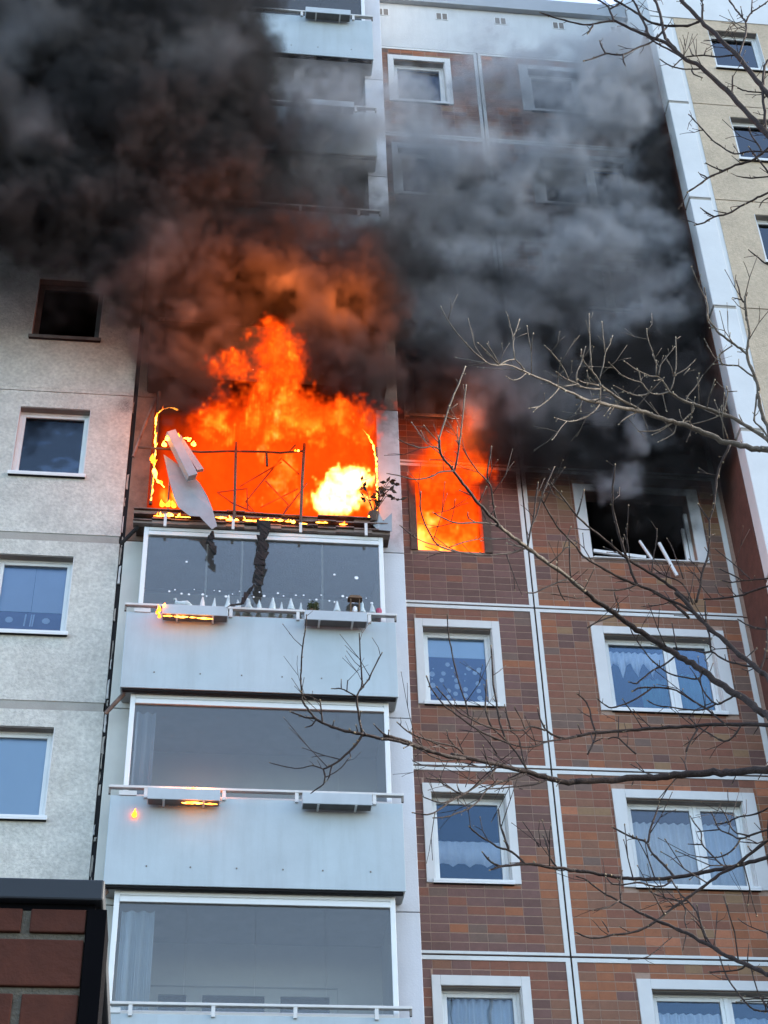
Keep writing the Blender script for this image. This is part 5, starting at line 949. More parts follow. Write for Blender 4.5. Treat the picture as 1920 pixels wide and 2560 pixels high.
('B',[(-2.162,-12.19,5.481,0.0026),(-2.195,-12.221,5.361,0.0027),(-2.23,-12.242,5.251,0.0032)]),
('B',[(-2.079,-12.348,5.221,0.0025),(-2.109,-12.354,5.106,0.0035)]),
('B',[(-2.383,-12.192,5.248,0.0026),(-2.339,-12.166,5.357,0.0029)]),
('B',[(-2.282,-12.258,5.105,0.0032),(-2.234,-12.279,5.1,0.0037),(-2.152,-12.327,5.09,0.0042),(-2.112,-12.352,5.107,0.0047)]),
('',[(-2.217,-12.267,5.186,0.0035),(-2.208,-12.298,5.067,0.0038),(-2.181,-12.322,4.984,0.004),(-2.154,-12.34,4.923,0.0042),(-2.117,-12.361,4.867,0.0044),(-2.035,-12.423,4.834,0.0046)]),
('',[(-2.097,-12.366,5.095,0.0031),(-2.089,-12.387,4.934,0.0038),(-2.048,-12.412,4.841,0.0043)]),
('B',[(-2.087,-12.276,5.395,0.0026),(-2.054,-12.333,5.324,0.0027),(-1.973,-12.45,5.221,0.0032)]),
]
MAIN = [(-3.07, -2.0, 18.82, 0.49, 0.35, 0.19, 1),
    (-2.57, -1.95, 18.84, 0.38, 0.35, 0.22, 1),
    (-5.13, -2.0, 18.66, 0.48, 0.35, 0.19, 1),
    (-5.65, -1.95, 18.75, 0.27, 0.3, 0.24, 1),
    (-3.35, -2.05, 19.31, 0.53, 0.4, 0.53, 1),
    (-2.85, -1.95, 19.06, 0.45, 0.38, 0.45, 1),
    (-2.48, -1.9, 19.43, 0.42, 0.38, 0.42, 1),
    (-3.09, -1.9, 18.75, 0.38, 0.3, 0.22, 1),
    (-2.64, -1.85, 18.69, 0.35, 0.3, 0.22, 1),
    (-3.56, -2.1, 19.69, 0.35, 0.35, 0.35, 1),
    (-4.96, -2.15, 19.38, 0.45, 0.4, 0.45, 1),
    (-5.21, -2.05, 18.92, 0.48, 0.38, 0.48, 1),
    (-5.54, -1.95, 18.62, 0.38, 0.33, 0.38, 1),
    (-4.99, -1.9, 18.56, 0.34, 0.3, 0.23, 1),
    (-5.33, -1.85, 18.58, 0.41, 0.3, 0.31, 1),
    (-5.67, -1.85, 18.65, 0.31, 0.3, 0.34, 1),
    (-2.38, -1.8, 18.95, 0.35, 0.3, 0.42, 1),
    (-2.79, -2.1, 19.4, 0.56, 0.4, 0.42, 1),
    (-4.06, -1.9, 21.14, 1.1, 0.8, 1.1, 1),
    (-4.66, -2.1, 21.4, 1.1, 0.82, 1.1, 1),
    (-5.37, -2.1, 21.02, 0.87, 0.9, 0.87, 1),
    (-5.98, -2.2, 20.34, 0.67, 0.7, 0.67, 1),
    (-6.65, -2.4, 20.89, 0.78, 0.8, 0.78, 1),
    (-7.17, -2.6, 21.25, 0.78, 0.59, 0.78, 1),
    (-5.82, -2.1, 19.45, 0.42, 0.4, 0.42, 1),
    (-5.49, -2.1, 19.0, 0.48, 0.4, 0.48, 1),
    (-5.89, -2.0, 18.78, 0.31, 0.35, 0.31, 1),
    (-3.18, -1.9, 20.9, 1.1, 0.8, 1.1, 1),
    (-3.06, -2.0, 19.78, 0.71, 0.5, 0.71, 1),
    (-2.63, -1.9, 19.32, 0.6, 0.45, 0.6, 1),
    (-3.4, -1.8, 20.36, 0.51, 0.5, 0.51, 1),
    (-2.43, -1.7, 20.54, 0.81, 0.6, 0.81, 1),
    (-8.05, -2.9, 21.14, 1.12, 0.84, 1.12, 1),
    (-7.33, -2.9, 21.64, 1.21, 0.91, 1.21, 1),
    (-6.08, -2.7, 22.0, 1.38, 1.03, 1.38, 1),
    (-5.31, -2.6, 22.54, 1.11, 0.83, 1.11, 1),
    (-8.05, -3.0, 22.55, 1.45, 1.09, 1.45, 1),
    (-6.74, -3.0, 23.27, 1.63, 1.22, 1.63, 1),
    (-5.53, -2.8, 24.15, 1.3, 0.97, 1.3, 1),
    (-5.13, -2.7, 25.86, 0.96, 0.72, 0.96, 1),
    (-7.84, -3.1, 24.83, 1.68, 1.26, 1.68, 1),
    (-6.33, -3.0, 26.08, 1.58, 1.19, 1.58, 1),
    (-8.59, -3.1, 26.17, 1.57, 1.18, 1.57, 1),
    (-5.5, -2.8, 27.17, 1.06, 0.8, 1.06, 1),
    (-9.3, -3.2, 22.5, 1.86, 1.3, 1.86, 1),
    (-9.91, -3.2, 25.32, 1.98, 1.3, 1.98, 1)]
VEIL = [(-3.79, -2.1, 22.6, 1.13, 0.8, 1.13, 1),
    (-3.01, -1.9, 23.26, 0.93, 0.7, 0.93, 1),
    (-3.97, -2.3, 23.99, 0.93, 0.8, 0.93, 1),
    (-4.45, -2.5, 24.42, 0.78, 0.8, 0.78, 1),
    (-2.71, -1.8, 22.14, 0.98, 0.7, 0.98, 1),
    (-2.01, -1.2, 22.64, 0.94, 0.6, 0.94, 1)]
WISP = [(-3.32, -2.0, 24.31, 1.03, 0.8, 1.03, 1),
    (-2.81, -1.8, 25.38, 0.73, 0.7, 0.73, 1),
    (-3.82, -2.3, 25.78, 0.65, 0.7, 0.65, 1),
    (-4.24, -2.5, 25.85, 0.48, 0.6, 0.48, 1)]
WIN = [(1.79, 0.0, 18.31, 0.82, 0.5, 0.44, 1),
    (1.93, -0.25, 18.69, 0.82, 0.5, 0.52, 1),
    (1.88, -0.45, 19.2, 1.12, 0.55, 0.67, 1),
    (1.34, -0.5, 19.93, 1.29, 0.55, 0.83, 1),
    (2.52, -0.55, 20.17, 0.84, 0.55, 1.07, 1),
    (0.43, -0.5, 20.07, 1.14, 0.5, 0.91, 1),
    (-0.54, -0.45, 20.35, 0.99, 0.45, 0.99, 1),
    (-1.31, -0.5, 20.46, 0.84, 0.45, 0.84, 1),
    (1.88, -0.6, 21.36, 1.49, 0.6, 1.02, 1),
    (0.29, -0.6, 21.45, 1.48, 0.6, 1.01, 1),
    (-1.17, -0.55, 21.82, 1.02, 0.55, 1.1, 1),
    (3.03, -0.6, 22.12, 0.64, 0.6, 1.36, 1),
    (2.78, -0.6, 23.26, 0.98, 0.55, 0.98, 1),
    (1.13, -0.6, 22.65, 1.36, 0.55, 0.72, 1),
    (-0.41, -0.6, 22.74, 1.28, 0.55, 0.72, 1),
    (-1.53, -0.6, 22.87, 0.8, 0.55, 1.04, 1),
    (3.49, -0.55, 24.61, 0.51, 0.5, 1.27, 1),
    (3.47, -0.5, 26.24, 0.61, 0.5, 1.05, 1),
    (3.47, -0.5, 27.48, 0.63, 0.5, 0.72, 1),
    (3.05, -0.65, 19.5, 0.5, 0.6, 1.0, 1),
    (3.05, -0.65, 20.8, 0.5, 0.6, 1.0, 1),
    (3.05, -0.65, 22.1, 0.5, 0.6, 1.0, 1),
    (3.05, -0.65, 23.4, 0.5, 0.6, 1.0, 1),
    (3.05, -0.65, 24.7, 0.5, 0.6, 1.0, 1),
    (3.05, -0.65, 26, 0.5, 0.6, 1.0, 1),
    (3.05, -0.65, 27.3, 0.5, 0.6, 1.0, 1),
    (3.2, -0.7, 28.2, 0.3, 0.5, 0.6, 1),
    (1.85, 0.25, 18.35, 0.8, 0.5, 0.5, 1),
    (1.9, -0.1, 18.8, 0.9, 0.45, 0.5, 1),
    (1.95, -0.35, 19.3, 1.1, 0.5, 0.6, 1),
    (1.2, -0.35, 19.4, 0.9, 0.45, 0.6, 1),
    (2.6, -0.35, 19.2, 0.6, 0.5, 0.6, 1),
    (0.5, -0.35, 19.45, 0.9, 0.4, 0.55, 1),
    (-0.2, -0.35, 19.5, 0.7, 0.35, 0.55, 1)]
HALF = [(-0.74, -0.7, 24.28, 1.48, 0.6, 0.91, 1),
    (0.81, -0.6, 24.55, 1.5, 0.6, 0.92, 1),
    (2.33, -0.5, 24.94, 1.19, 0.55, 0.93, 1),
    (-1.7, -0.8, 23.35, 0.8, 0.6, 0.56, 1),
    (-0.29, -0.6, 25.72, 1.02, 0.5, 0.6, 1),
    (2.93, -0.5, 26.86, 1.06, 0.5, 0.8, 1)]
MID = [(-0.85, -0.95, 23.02, 1.51, 0.45, 1.03, 1),
    (0.59, -0.95, 22.8, 1.43, 0.45, 0.88, 1),
    (-1.32, -0.95, 21.51, 1.0, 0.45, 0.69, 1),
    (0.0, -0.95, 21.51, 1.23, 0.45, 0.62, 1),
    (-1.53, -1.0, 24.1, 1.06, 0.45, 1.22, 1),
    (1.7, -0.95, 22.56, 1.19, 0.4, 0.72, 1),
    (-0.52, -0.8, 20.33, 1.28, 0.4, 0.6, 1),
    (0.67, -0.8, 20.01, 1.05, 0.4, 0.6, 1)]
SOFT = [(-8.09, -1.9, 20.99, 1.08, 0.5, 0.58, 1),
    (-7.01, -1.8, 20.77, 0.79, 0.45, 0.5, 1),
    (-6.26, -1.7, 20.22, 0.43, 0.35, 0.43, 1),
    (-7.48, -1.7, 20.52, 0.65, 0.4, 0.36, 1)]
LOW = [(1.49, -0.1, 18.5, 0.59, 0.4, 0.41, 1),
    (2.3, -0.15, 18.41, 0.52, 0.4, 0.44, 1),
    (2.01, 0.0, 18.23, 0.44, 0.4, 0.3, 1),
    (1.81, -0.35, 18.5, 0.74, 0.5, 0.44, 1),
    (-0.4, -0.5, 19.3, 1.04, 0.5, 0.67, 1),
    (0.49, -0.5, 19.06, 0.96, 0.5, 0.59, 1),
    (1.37, -0.4, 18.72, 0.89, 0.45, 0.52, 1),
    (2.12, -0.4, 18.67, 0.81, 0.45, 0.52, 1),
    (1.75, -0.2, 18.34, 0.66, 0.4, 0.37, 1),
    (2.79, -0.5, 19.22, 0.52, 0.45, 0.82, 1),
    (-1.73, -0.6, 19.82, 0.67, 0.4, 0.6, 1),
    (-1.4, -0.7, 20.78, 0.91, 0.5, 0.76, 1),
    (-0.12, -0.3, 18.61, 0.66, 0.3, 0.37, 1)]
VEILP = [(-3.0, -1.9, 23.62, 0.94, 0.6, 0.86, 1),
    (-3.64, -2.1, 23.91, 0.93, 0.6, 0.78, 1),
    (-2.7, -1.8, 22.59, 0.76, 0.6, 0.69, 1)]
PALE = [(-0.69, -0.95, 25.78, 1.1, 0.45, 0.68, 1),
    (0.1, -0.95, 24.82, 1.16, 0.45, 0.75, 1),
    (1.14, -0.95, 25.97, 1.19, 0.45, 0.6, 1),
    (1.95, -0.9, 26.12, 0.77, 0.4, 0.52, 1),
    (0.61, -0.85, 25.64, 1.27, 0.4, 0.68, 1),
    (1.83, -0.85, 24.99, 1.09, 0.4, 0.67, 1),
    (2.36, -0.9, 23.86, 0.82, 0.35, 0.66, 1),
    (-0.1, -0.9, 24.36, 1.48, 0.4, 0.74, 1),
    (-1.64, -1.0, 23.36, 0.88, 0.4, 0.56, 1),
    (1.27, -0.9, 23.76, 1.47, 0.4, 0.65, 1),
    (2.76, -0.9, 23.06, 0.48, 0.3, 0.57, 1),
    (2.1, -0.95, 21.91, 0.59, 0.3, 0.35, 1),
    (2.66, -0.95, 21.84, 0.47, 0.25, 0.35, 1),
    (1.69, -0.95, 21.76, 0.43, 0.25, 0.39, 1),
    (-0.82, -0.9, 23.32, 1.28, 0.4, 0.64, 1),
    (1.86, -0.8, 19.09, 0.52, 0.3, 0.52, 1),
    (1.36, -0.6, 18.36, 0.36, 0.25, 0.36, 1)]
THIN = [(2.15, -0.9, 27.96, 1.34, 0.8, 0.8, 1),
    (1.21, -0.9, 27.56, 1.15, 0.7, 0.71, 1),
    (3.1, -0.9, 28.96, 0.91, 0.7, 0.73, 1),
    (3.1, -0.9, 27.49, 0.62, 0.6, 0.62, 1),
    (1.65, -0.8, 27.32, 1.68, 0.7, 0.97, 1),
    (2.95, -0.8, 28.33, 1.17, 0.7, 0.9, 1),
    (0.85, -0.8, 28.37, 1.8, 0.7, 0.81, 1),
    (-1.2, -1.0, 25.79, 1.18, 0.7, 1.01, 1),
    (-1.67, -1.0, 26.95, 0.78, 0.7, 0.95, 1),
    (2.84, -0.8, 29.67, 1.11, 0.6, 0.56, 1),
    (-3.32, -2.0, 25.19, 1.21, 0.9, 0.89, 1),
    (1.25, -0.7, 29.61, 2.03, 0.5, 0.37, 1)]
EDGE = [(-8.34, -4.0, 24.37, 1.25, 0.7, 1.1, 1),
    (-8.13, -4.1, 21.92, 0.83, 0.6, 0.9, 1),
    (-5.55, -3.7, 24.28, 0.82, 0.6, 0.97, 1),
    (-5.98, -3.0, 20.29, 0.62, 0.4, 0.48, 1),
    (-6.49, -2.7, 19.76, 0.48, 0.35, 0.41, 1)]
PLUME = [(-3.89, -2.0, 18.09, 0.95, 0.35, 0.27, 1),
    (-3.97, -2.1, 18.36, 0.65, 0.33, 0.31, 1),
    (-4.05, -2.15, 18.77, 0.41, 0.32, 0.48, 1),
    (-4.13, -2.25, 19.25, 0.33, 0.3, 0.42, 1),
    (-4.17, -2.3, 19.58, 0.18, 0.25, 0.28, 1),
    (-4.64, -2.2, 18.92, 0.32, 0.26, 0.18, 1),
    (-3.81, -2.15, 18.98, 0.21, 0.25, 0.48, 1),
    (-3.21, -1.95, 18.23, 0.58, 0.3, 0.27, 1),
    (-4.83, -1.95, 17.97, 0.4, 0.28, 0.24, 1),
    (-2.79, -1.9, 18.16, 0.27, 0.25, 0.27, 1)]
CARVE = [(-3.92, -2.5, 17.63, 0.85, 0.5, 0.25, 1),
    (-3.99, -2.5, 17.99, 0.57, 0.5, 0.25, 1),
    (-4.06, -2.5, 18.44, 0.35, 0.5, 0.38, 1),
    (-4.14, -2.5, 19.0, 0.27, 0.5, 0.34, 1),
    (-4.18, -2.5, 19.36, 0.14, 0.5, 0.22, 1),
    (-4.64, -2.5, 18.63, 0.26, 0.5, 0.14, 1),
    (-3.83, -2.5, 18.64, 0.17, 0.5, 0.4, 1),
    (-3.26, -2.5, 17.72, 0.5, 0.5, 0.23, 1),
    (-4.84, -2.5, 17.48, 0.34, 0.5, 0.19, 1),
    (-3.95, -3.0, 17.18, 0.82, 0.5, 0.24, 1),
    (-4.02, -3.0, 17.52, 0.55, 0.5, 0.25, 1),
    (-4.09, -3.0, 17.96, 0.34, 0.5, 0.37, 1),
    (-4.16, -3.0, 18.5, 0.26, 0.5, 0.33, 1),
    (-4.2, -3.0, 18.86, 0.14, 0.5, 0.22, 1),
    (-4.65, -3.0, 18.14, 0.25, 0.5, 0.14, 1),
    (-3.86, -3.0, 18.16, 0.16, 0.5, 0.39, 1),
    (-3.31, -3.0, 17.26, 0.49, 0.5, 0.22, 1),
    (-4.84, -3.0, 17.03, 0.33, 0.5, 0.18, 1),
    (-3.98, -3.6, 16.63, 0.79, 0.5, 0.23, 1),
    (-4.05, -3.6, 16.96, 0.53, 0.5, 0.24, 1),
    (-4.12, -3.6, 17.39, 0.33, 0.5, 0.36, 1),
    (-4.19, -3.6, 17.91, 0.26, 0.5, 0.32, 1),
    (-4.22, -3.6, 18.25, 0.13, 0.5, 0.21, 1),
    (-4.66, -3.6, 17.56, 0.24, 0.5, 0.13, 1),
    (-3.9, -3.6, 17.58, 0.16, 0.5, 0.37, 1),
    (-3.36, -3.6, 16.71, 0.47, 0.5, 0.21, 1),
    (-4.84, -3.6, 16.48, 0.32, 0.5, 0.17, 1)]
HOT = [(-3.13, -1.35, 17.22, 0.39, 0.25, 0.33, 1),
    (-2.99, -1.35, 17.49, 0.34, 0.25, 0.29, 1),
    (-3.3, -1.35, 17.12, 0.24, 0.22, 0.22, 1),
    (-2.78, -1.3, 17.64, 0.22, 0.2, 0.22, 1)]
PEAK = [(-3.97, -1.0, 17.77, 0.19, 0.2, 0.24, 1),
    (-3.83, -1.0, 17.96, 0.15, 0.2, 0.28, 1),
    (-4.2, -1.0, 18.4, 0.1, 0.15, 0.28, 1),
    (-5.61, -1.4, 17.02, 0.11, 0.15, 0.17, 1),
    (-2.59, -1.4, 17.08, 0.09, 0.12, 0.24, 1),
    (-5.45, -1.4, 17.03, 0.09, 0.12, 0.15, 1),
    (-3.69, -1.0, 17.47, 0.28, 0.2, 0.17, 1),
    (-4.37, -1.0, 17.39, 0.27, 0.2, 0.14, 1),
    (-4.02, -1.7, 18.44, 0.08, 0.12, 0.41, 1)]
TONGUE = [(-1.54, -0.14, 18.66, 0.33, 0.2, 0.33, 1),
    (-1.09, -0.14, 18.68, 0.44, 0.2, 0.33, 1),
    (-0.84, -0.2, 19.24, 0.34, 0.22, 0.45, 1),
    (-1.34, -0.16, 19.04, 0.41, 0.2, 0.41, 1),
    (-0.96, -0.12, 19.0, 0.46, 0.24, 0.52, 1),
    (-0.87, -0.22, 19.52, 0.36, 0.22, 0.45, 1),
    (-0.77, -0.28, 19.82, 0.21, 0.2, 0.3, 1),
    (-1.4, -0.1, 19.09, 0.37, 0.22, 0.45, 1),
    (-1.2, -0.15, 19.45, 0.22, 0.2, 0.37, 1)]
# ================================================================== brick shelter in the foreground
bs = empty('brick_shelter', (-5.6, -17.7, 0))
tag(bs, 'nearby red brick shelter corner with dark metal roof edge at the lower left', 'shelter')
YB = -17.73
b = MB(); b.box(-7.6, -5.052, YB+.0035, YB+.115, 0, 2.735); b.build('mortar_wall', MAT['clinker_mortar'], bs)
b = MB(); b.box(-7.6, -5.029, YB-.012, YB+1.5, 2.7475, 2.781); b.build('roof_edge', MAT['cap_metal'], bs, bevel=.003)
b = MB(); b.box(-7.6, -5.04, YB+.004, YB+1.4, 2.7365, 2.747); b.build('underside_shade', MAT['black_paint'], bs)  # blackened to stand in for the shadow below the roof edge
b = MB(); b.box(-5.0505, -5.0225, YB-.004, YB+.10, 0, 2.736); b.build('corner_post', MAT['black_paint'], bs)
rb = random.Random(2)
bm_full = None
for i in range(9):
    zt = 2.694+.083-.0055-.083*i; zb_ = zt-.072; off = 0 if i % 2 == 0 else 1
    x1 = -5.0525; first = (.0805 if off == 0 else .24); x = x1
    while x > -5.75:
        wd = first if x == x1 else .24
        me_b = MB(); me_b.box(x-wd, x, YB-rb.uniform(0, .003), YB+.05, zb_, min(zt, 2.736), skip='k')
        me_b.build('brick', MAT['clinker'], bs, bevel=.002)
        x -= wd+.0125
b = MB()
for i in range(9, 33):
    zt = 2.694+.083-.0055-.083*i
    if zt < .08: break
    x = -5.0525-(.0 if i % 2 else .16)
    while x > -7.3: b.box(x-.24, x, YB, YB+.05, zt-.072, zt, skip='k'); x -= .2525
for i in range(9):
    zt = 2.694+.083-.0055-.083*i; x = -5.79-(.0 if i % 2 else .16)
    while x > -7.3: b.box(x-.24, x, YB, YB+.05, zt-.072, min(zt, 2.736), skip='k'); x -= .2525
tag(b.build('brick_courses', MAT['clinker'], bs), kind='stuff')

# ================================================================== bare tree in the foreground
tr = empty('bare_tree', (1.15, -11.7, 0))
tag(tr, 'leafless tree reaching its budding branches in from the right in front of the facade', 'tree')
rt2 = random.Random(21)
b = MB(); zs = [0, .3, 1, 2, 3.5, 5, 7, 9, 11, 13, 14.5, 16]
b.tube([(1.15+.05*math.sin(z_*.9)*(z_ < 14), -11.7+.05*math.cos(z_*.7), z_) for z_ in zs], [.30, .22, .19, .18, .17, .16, .145, .125, .10, .075, .05, .02], 14)
b.build('trunk', MAT['trunk_bark'], tr, smooth=True)
def catmull(P, sub=3):
    out = []; n = len(P)
    for i in range(n-1):
        p0, p1, p2, p3 = (np.array(P[max(i-1, 0)]), np.array(P[i]), np.array(P[i+1]), np.array(P[min(i+2, n-1)]))
        for s_ in range(sub):
            t = s_/sub
            q = .5*((2*p1)+(p2-p0)*t+(2*p0-5*p1+4*p2-p3)*t*t+(3*p1-p0-3*p2+p3)*t**3)
            q[3] = p1[3]*(1-t)+p2[3]*t; out.append(q)
    out.append(np.array(P[-1])); return out
buds = MB()
PALE_BUD = False
def add_bud(p, d, s):
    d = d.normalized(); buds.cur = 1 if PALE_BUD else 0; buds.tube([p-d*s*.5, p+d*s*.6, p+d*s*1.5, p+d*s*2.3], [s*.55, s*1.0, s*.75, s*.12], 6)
for flags, P in BRANCHES:
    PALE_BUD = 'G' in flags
    C_ = catmull(P, 3 if len(P) > 3 else 2)
    b = MB(); pts = []; rad = []
    thick = max(q[3] for q in P)
    for i, q in enumerate(C_):
        j = .35*q[3]
        pts.append((q[0]+rt2.uniform(-j, j), q[1]+rt2.uniform(-j, j), q[2]+rt2.uniform(-j, j)))
        knob = 1+.25*max(0, math.sin(i*2.1+P[0][0]*50))**4 if thick < .03 else 1+rt2.uniform(-.05, .05)
        rad.append(q[3]*knob)
    if 'B' in flags and len(pts) > 2: rad[0] *= .8
    b.tube(pts, rad, 6 if thick < .02 else 10)
    b.build('branch' if thick > .012 else 'twig', MAT['bark_lit' if 'G' in flags else 'bark'], tr, smooth=True)
    if 'B' in flags:
        d = Vector(pts[0])-Vector(pts[2]); add_bud(Vector(pts[0]), d, rad[0]*1.45)
    # side buds along the thin wood
    for i in range(2, len(pts)-2):
        if rad[i] < .011 and rt2.random() < .16:
            t = Vector(pts[i-1])-Vector(pts[i+1]); sd_ = t.cross(Vector((rt2.uniform(-1, 1), rt2.uniform(-1, 1), rt2.uniform(-1, 1)))).normalized()
            add_bud(Vector(pts[i])+sd_*rad[i]*.8, t.normalized()*.7+sd_, rad[i]*.8)
spurs = MB()
for flags, P in BRANCHES:
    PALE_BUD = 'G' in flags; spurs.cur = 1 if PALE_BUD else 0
    for i in range(len(P)-1):
        a_, b_ = Vector(P[i][:3]), Vector(P[i+1][:3]); ln_ = (b_-a_).length
        if P[i][3] > .05 or ln_ > 1.0: continue
        for s_ in range(int(ln_/.10+rt2.random())):
            if rt2.random() < .40: continue
            p0 = a_.lerp(b_, rt2.random()); t = (a_-b_).normalized(); sdv = t.cross(Vector((rt2.uniform(-1, 1), rt2.uniform(-1, 1), rt2.uniform(-1, 1)))).normalized()
            d = (t*rt2.uniform(.2, .9)+sdv+Vector((0, 0, .35))).normalized(); l_ = rt2.choice((.025, .03, .04, .06, .10, .16, .24, .32)); r0 = min(.0045, P[i][3]*.6)
            bend = Vector((rt2.uniform(-.2, .2), rt2.uniform(-.2, .2), rt2.uniform(0, .3)))*l_
            p1 = p0+d*l_*.5; p2 = p0+d*l_+bend
            spurs.tube([p0, p1, p2], [r0, r0*.8, r0*.62], 5); add_bud(p2, p2-p1, r0*1.1)
            if l_ > .12:
                d2 = (d+sdv.cross(d)*rt2.choice((-1, 1))*.9).normalized(); q2 = p1+d2*l_*.45
                spurs.tube([p1, p1.lerp(q2, .6)+bend*.1, q2], [r0*.75, r0*.65, r0*.55], 5); add_bud(q2, q2-p1, r0)
tag(spurs.build('spurs', [MAT['bark'], MAT['bark_lit']], tr, smooth=True), kind='stuff')
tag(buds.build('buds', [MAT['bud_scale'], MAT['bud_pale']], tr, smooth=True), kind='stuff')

# ================================================================== small flames
FM = [glow('flame_yellow', (1.0, .40, .045), 3.6), glow('flame_orange', (1.0, .22, .012), 2.6)]
rf = random.Random(31)
def flame_drop(b, p, s, h, lean=0.0):
    p = Vector(p); n = 9
    b.tube([p+Vector((lean*(t**1.5)*h+.12*s*math.sin(t*7+p.x*30), .05*s*math.sin(t*5), h*t)) for t in [i/5 for i in range(6)]],
           [s*.35, s*.95, s*.8, s*.5, s*.25, s*.04], 8)
def strip(b, x0, x1, y, z_, r_):
    """low tongue of fire lying along an edge"""
    n = max(3, int((x1-x0)/.03)); b.cur = 0
    P = [(x0+(x1-x0)*i/n, y+rf.uniform(-.004, .004), z_+rf.uniform(-.3, .3)*r_) for i in range(n+1)]
    b.tube(P, [r_*(.25+.9*math.sin(math.pi*(i+.15)/(n+.3)))*rf.uniform(.6, 1.15) for i in range(n+1)], 7)
def flames(name, spots, label, strips=(), stuff=True):
    b = MB()
    for x0, x1, y, z_, r_ in strips: strip(b, x0, x1, y, z_, r_)
    for x, y, z_, s, h in spots:
        b.cur = 0 if rf.random() < .6 else 1
        flame_drop(b, (x, y, z_), s, h, rf.uniform(-.35, .35))
    o = b.build(name, FM, smooth=True); tag(o, label, 'flame', kind='stuff' if stuff else None); return o
led, ls = [], []
for x0, x1 in ((-5.71, -5.56), (-5.54, -5.44), (-5.42, -5.25), (-4.84, -4.74), (-4.73, -4.55), (-4.50, -4.22), (-4.2, -4.0), (-3.98, -3.92), (-3.90, -3.83), (-3.80, -3.72), (-3.66, -3.55), (-3.45, -3.32), (-3.1, -3.02)):
    ls.append((x0+rf.uniform(-.03, .02), x1+rf.uniform(-.02, .05), -1.60, 16.525+rf.uniform(-.03, .02), rf.choice((.008, .012, .018, .028))))
    for i in range(max(1, int((x1-x0)/.05))):
        if rf.random() < .55: led.append((rf.uniform(x0, x1), -1.60, 16.52, rf.uniform(.010, .024), rf.uniform(.03, .075)))
flames('flame', led, 'line of low flames licking along the charred balcony ledge', ls)
def vstrip(pts, r_):
    return pts, r_
b = MB()
def climb(b, pts, r_):
    C2 = [Vector(p) for p in pts]; out_ = []
    for i in range(len(C2)-1):
        n = max(2, int((C2[i+1]-C2[i]).length/.045))
        for j in range(n): out_.append(C2[i].lerp(C2[i+1], j/n)+Vector((rf.uniform(-.010, .010), 0, 0)))
    out_.append(C2[-1]); b.cur = 0
    b.tube(out_, [r_*rf.choice((.06, .1, .3, .6, 1.0, 1.6)) for _ in out_], 7)
    for p in out_:
        if rf.random() < .35: b.cur = rf.choice((0, 1)); flame_drop(b, p, r_*rf.uniform(.7, 1.5), rf.uniform(.04, .10), rf.uniform(-.4, .4))
climb(b, [(-5.79, -1.53, 16.85), (-5.78, -1.53, 17.45), (-5.80, -1.53, 17.95), (-5.82, -1.53, 18.35), (-5.80, -1.53, 18.53), (-5.74, -1.53, 18.62), (-5.62, -1.53, 18.67), (-5.50, -1.53, 18.63)], .0095)
climb(b, [(-5.80, -1.54, 17.45), (-5.74, -1.54, 17.24), (-5.62, -1.54, 17.10)], .022)
for x_, z_ in ((-5.82, 17.60), (-5.80, 17.56), (-5.63, 16.75), (-5.55, 16.75), (-5.47, 16.74)): flame_drop(b, (x_, -1.53, z_), .042, .13, rf.uniform(-.2, .2))
tag(b.build('flame', FM, smooth=True), 'thin bright flames climbing the left edge of the burning balcony opening', 'flame', kind='stuff')
b = MB()
climb(b, [(-2.74, -1.53, 18.44), (-2.64, -1.53, 18.30), (-2.57, -1.53, 18.1), (-2.535, -1.53, 17.8), (-2.535, -1.53, 17.3), (-2.55, -1.53, 16.8)], .0105)
for i in range(4): flame_drop(b, (-2.66+.045*i, -1.56, 16.66), .034, .15, rf.uniform(-.2, .2))
tag(b.build('flame', FM, smooth=True), 'thin bright flames climbing the right edge of the burning balcony opening', 'flame', kind='stuff')
flames('flame', [(-5.55, -1.82, 14.70, .028, .12), (-5.58, -1.82, 14.66, .022, .08), (-5.50, -1.82, 14.79, .018, .06), (-5.545, -1.82, 14.60, .026, .08)], 'flames dripping under the left flower box of the ornament balcony',
       [(-5.5, -5.38, -1.79, 14.655, .010), (-5.36, -5.17, -1.79, 14.65, .014), (-5.15, -5.06, -1.79, 14.648, .008), (-5.05, -4.84, -1.79, 14.64, .013)])
flames('flame', [(-5.35+.055*i, -1.66, 12.035, rf.uniform(.008, .016), rf.uniform(.02, .055)) for i in range(12)]+[(-4.86, -1.655, 12.05, .018, .075)], 'flames behind the left flower box of the middle glazed balcony',
       [(-5.40, -5.16, -1.675, 12.10, .012), (-5.12, -4.90, -1.675, 12.105, .020), (-4.86, -4.66, -1.675, 12.10, .012), (-5.12, -4.86, -1.79, 11.85, .015), (-4.84, -4.68, -1.79, 11.845, .010)])
flames('flame', [(-5.695, -1.635, 11.72, .034, .12)], 'single glowing ember falling in front of the middle balcony parapet', stuff=False)
flames('flame', [(-5.62, -1.82, 17.76, .036, .09), (-5.47, -1.84, 17.82, .03, .07), (-5.30, -1.84, 17.74, .026, .08), (-5.24, -1.85, 17.66, .042, .08), (-5.66, -1.8, 17.66, .042, .10), (-3.75, -1.64, 17.83, .018, .04), (-3.70, -1.64, 17.83, .02, .04)], 'small flames eating at the loose flower box and rail',
       [(-5.38, -5.27, -1.84, 17.79, .018)])
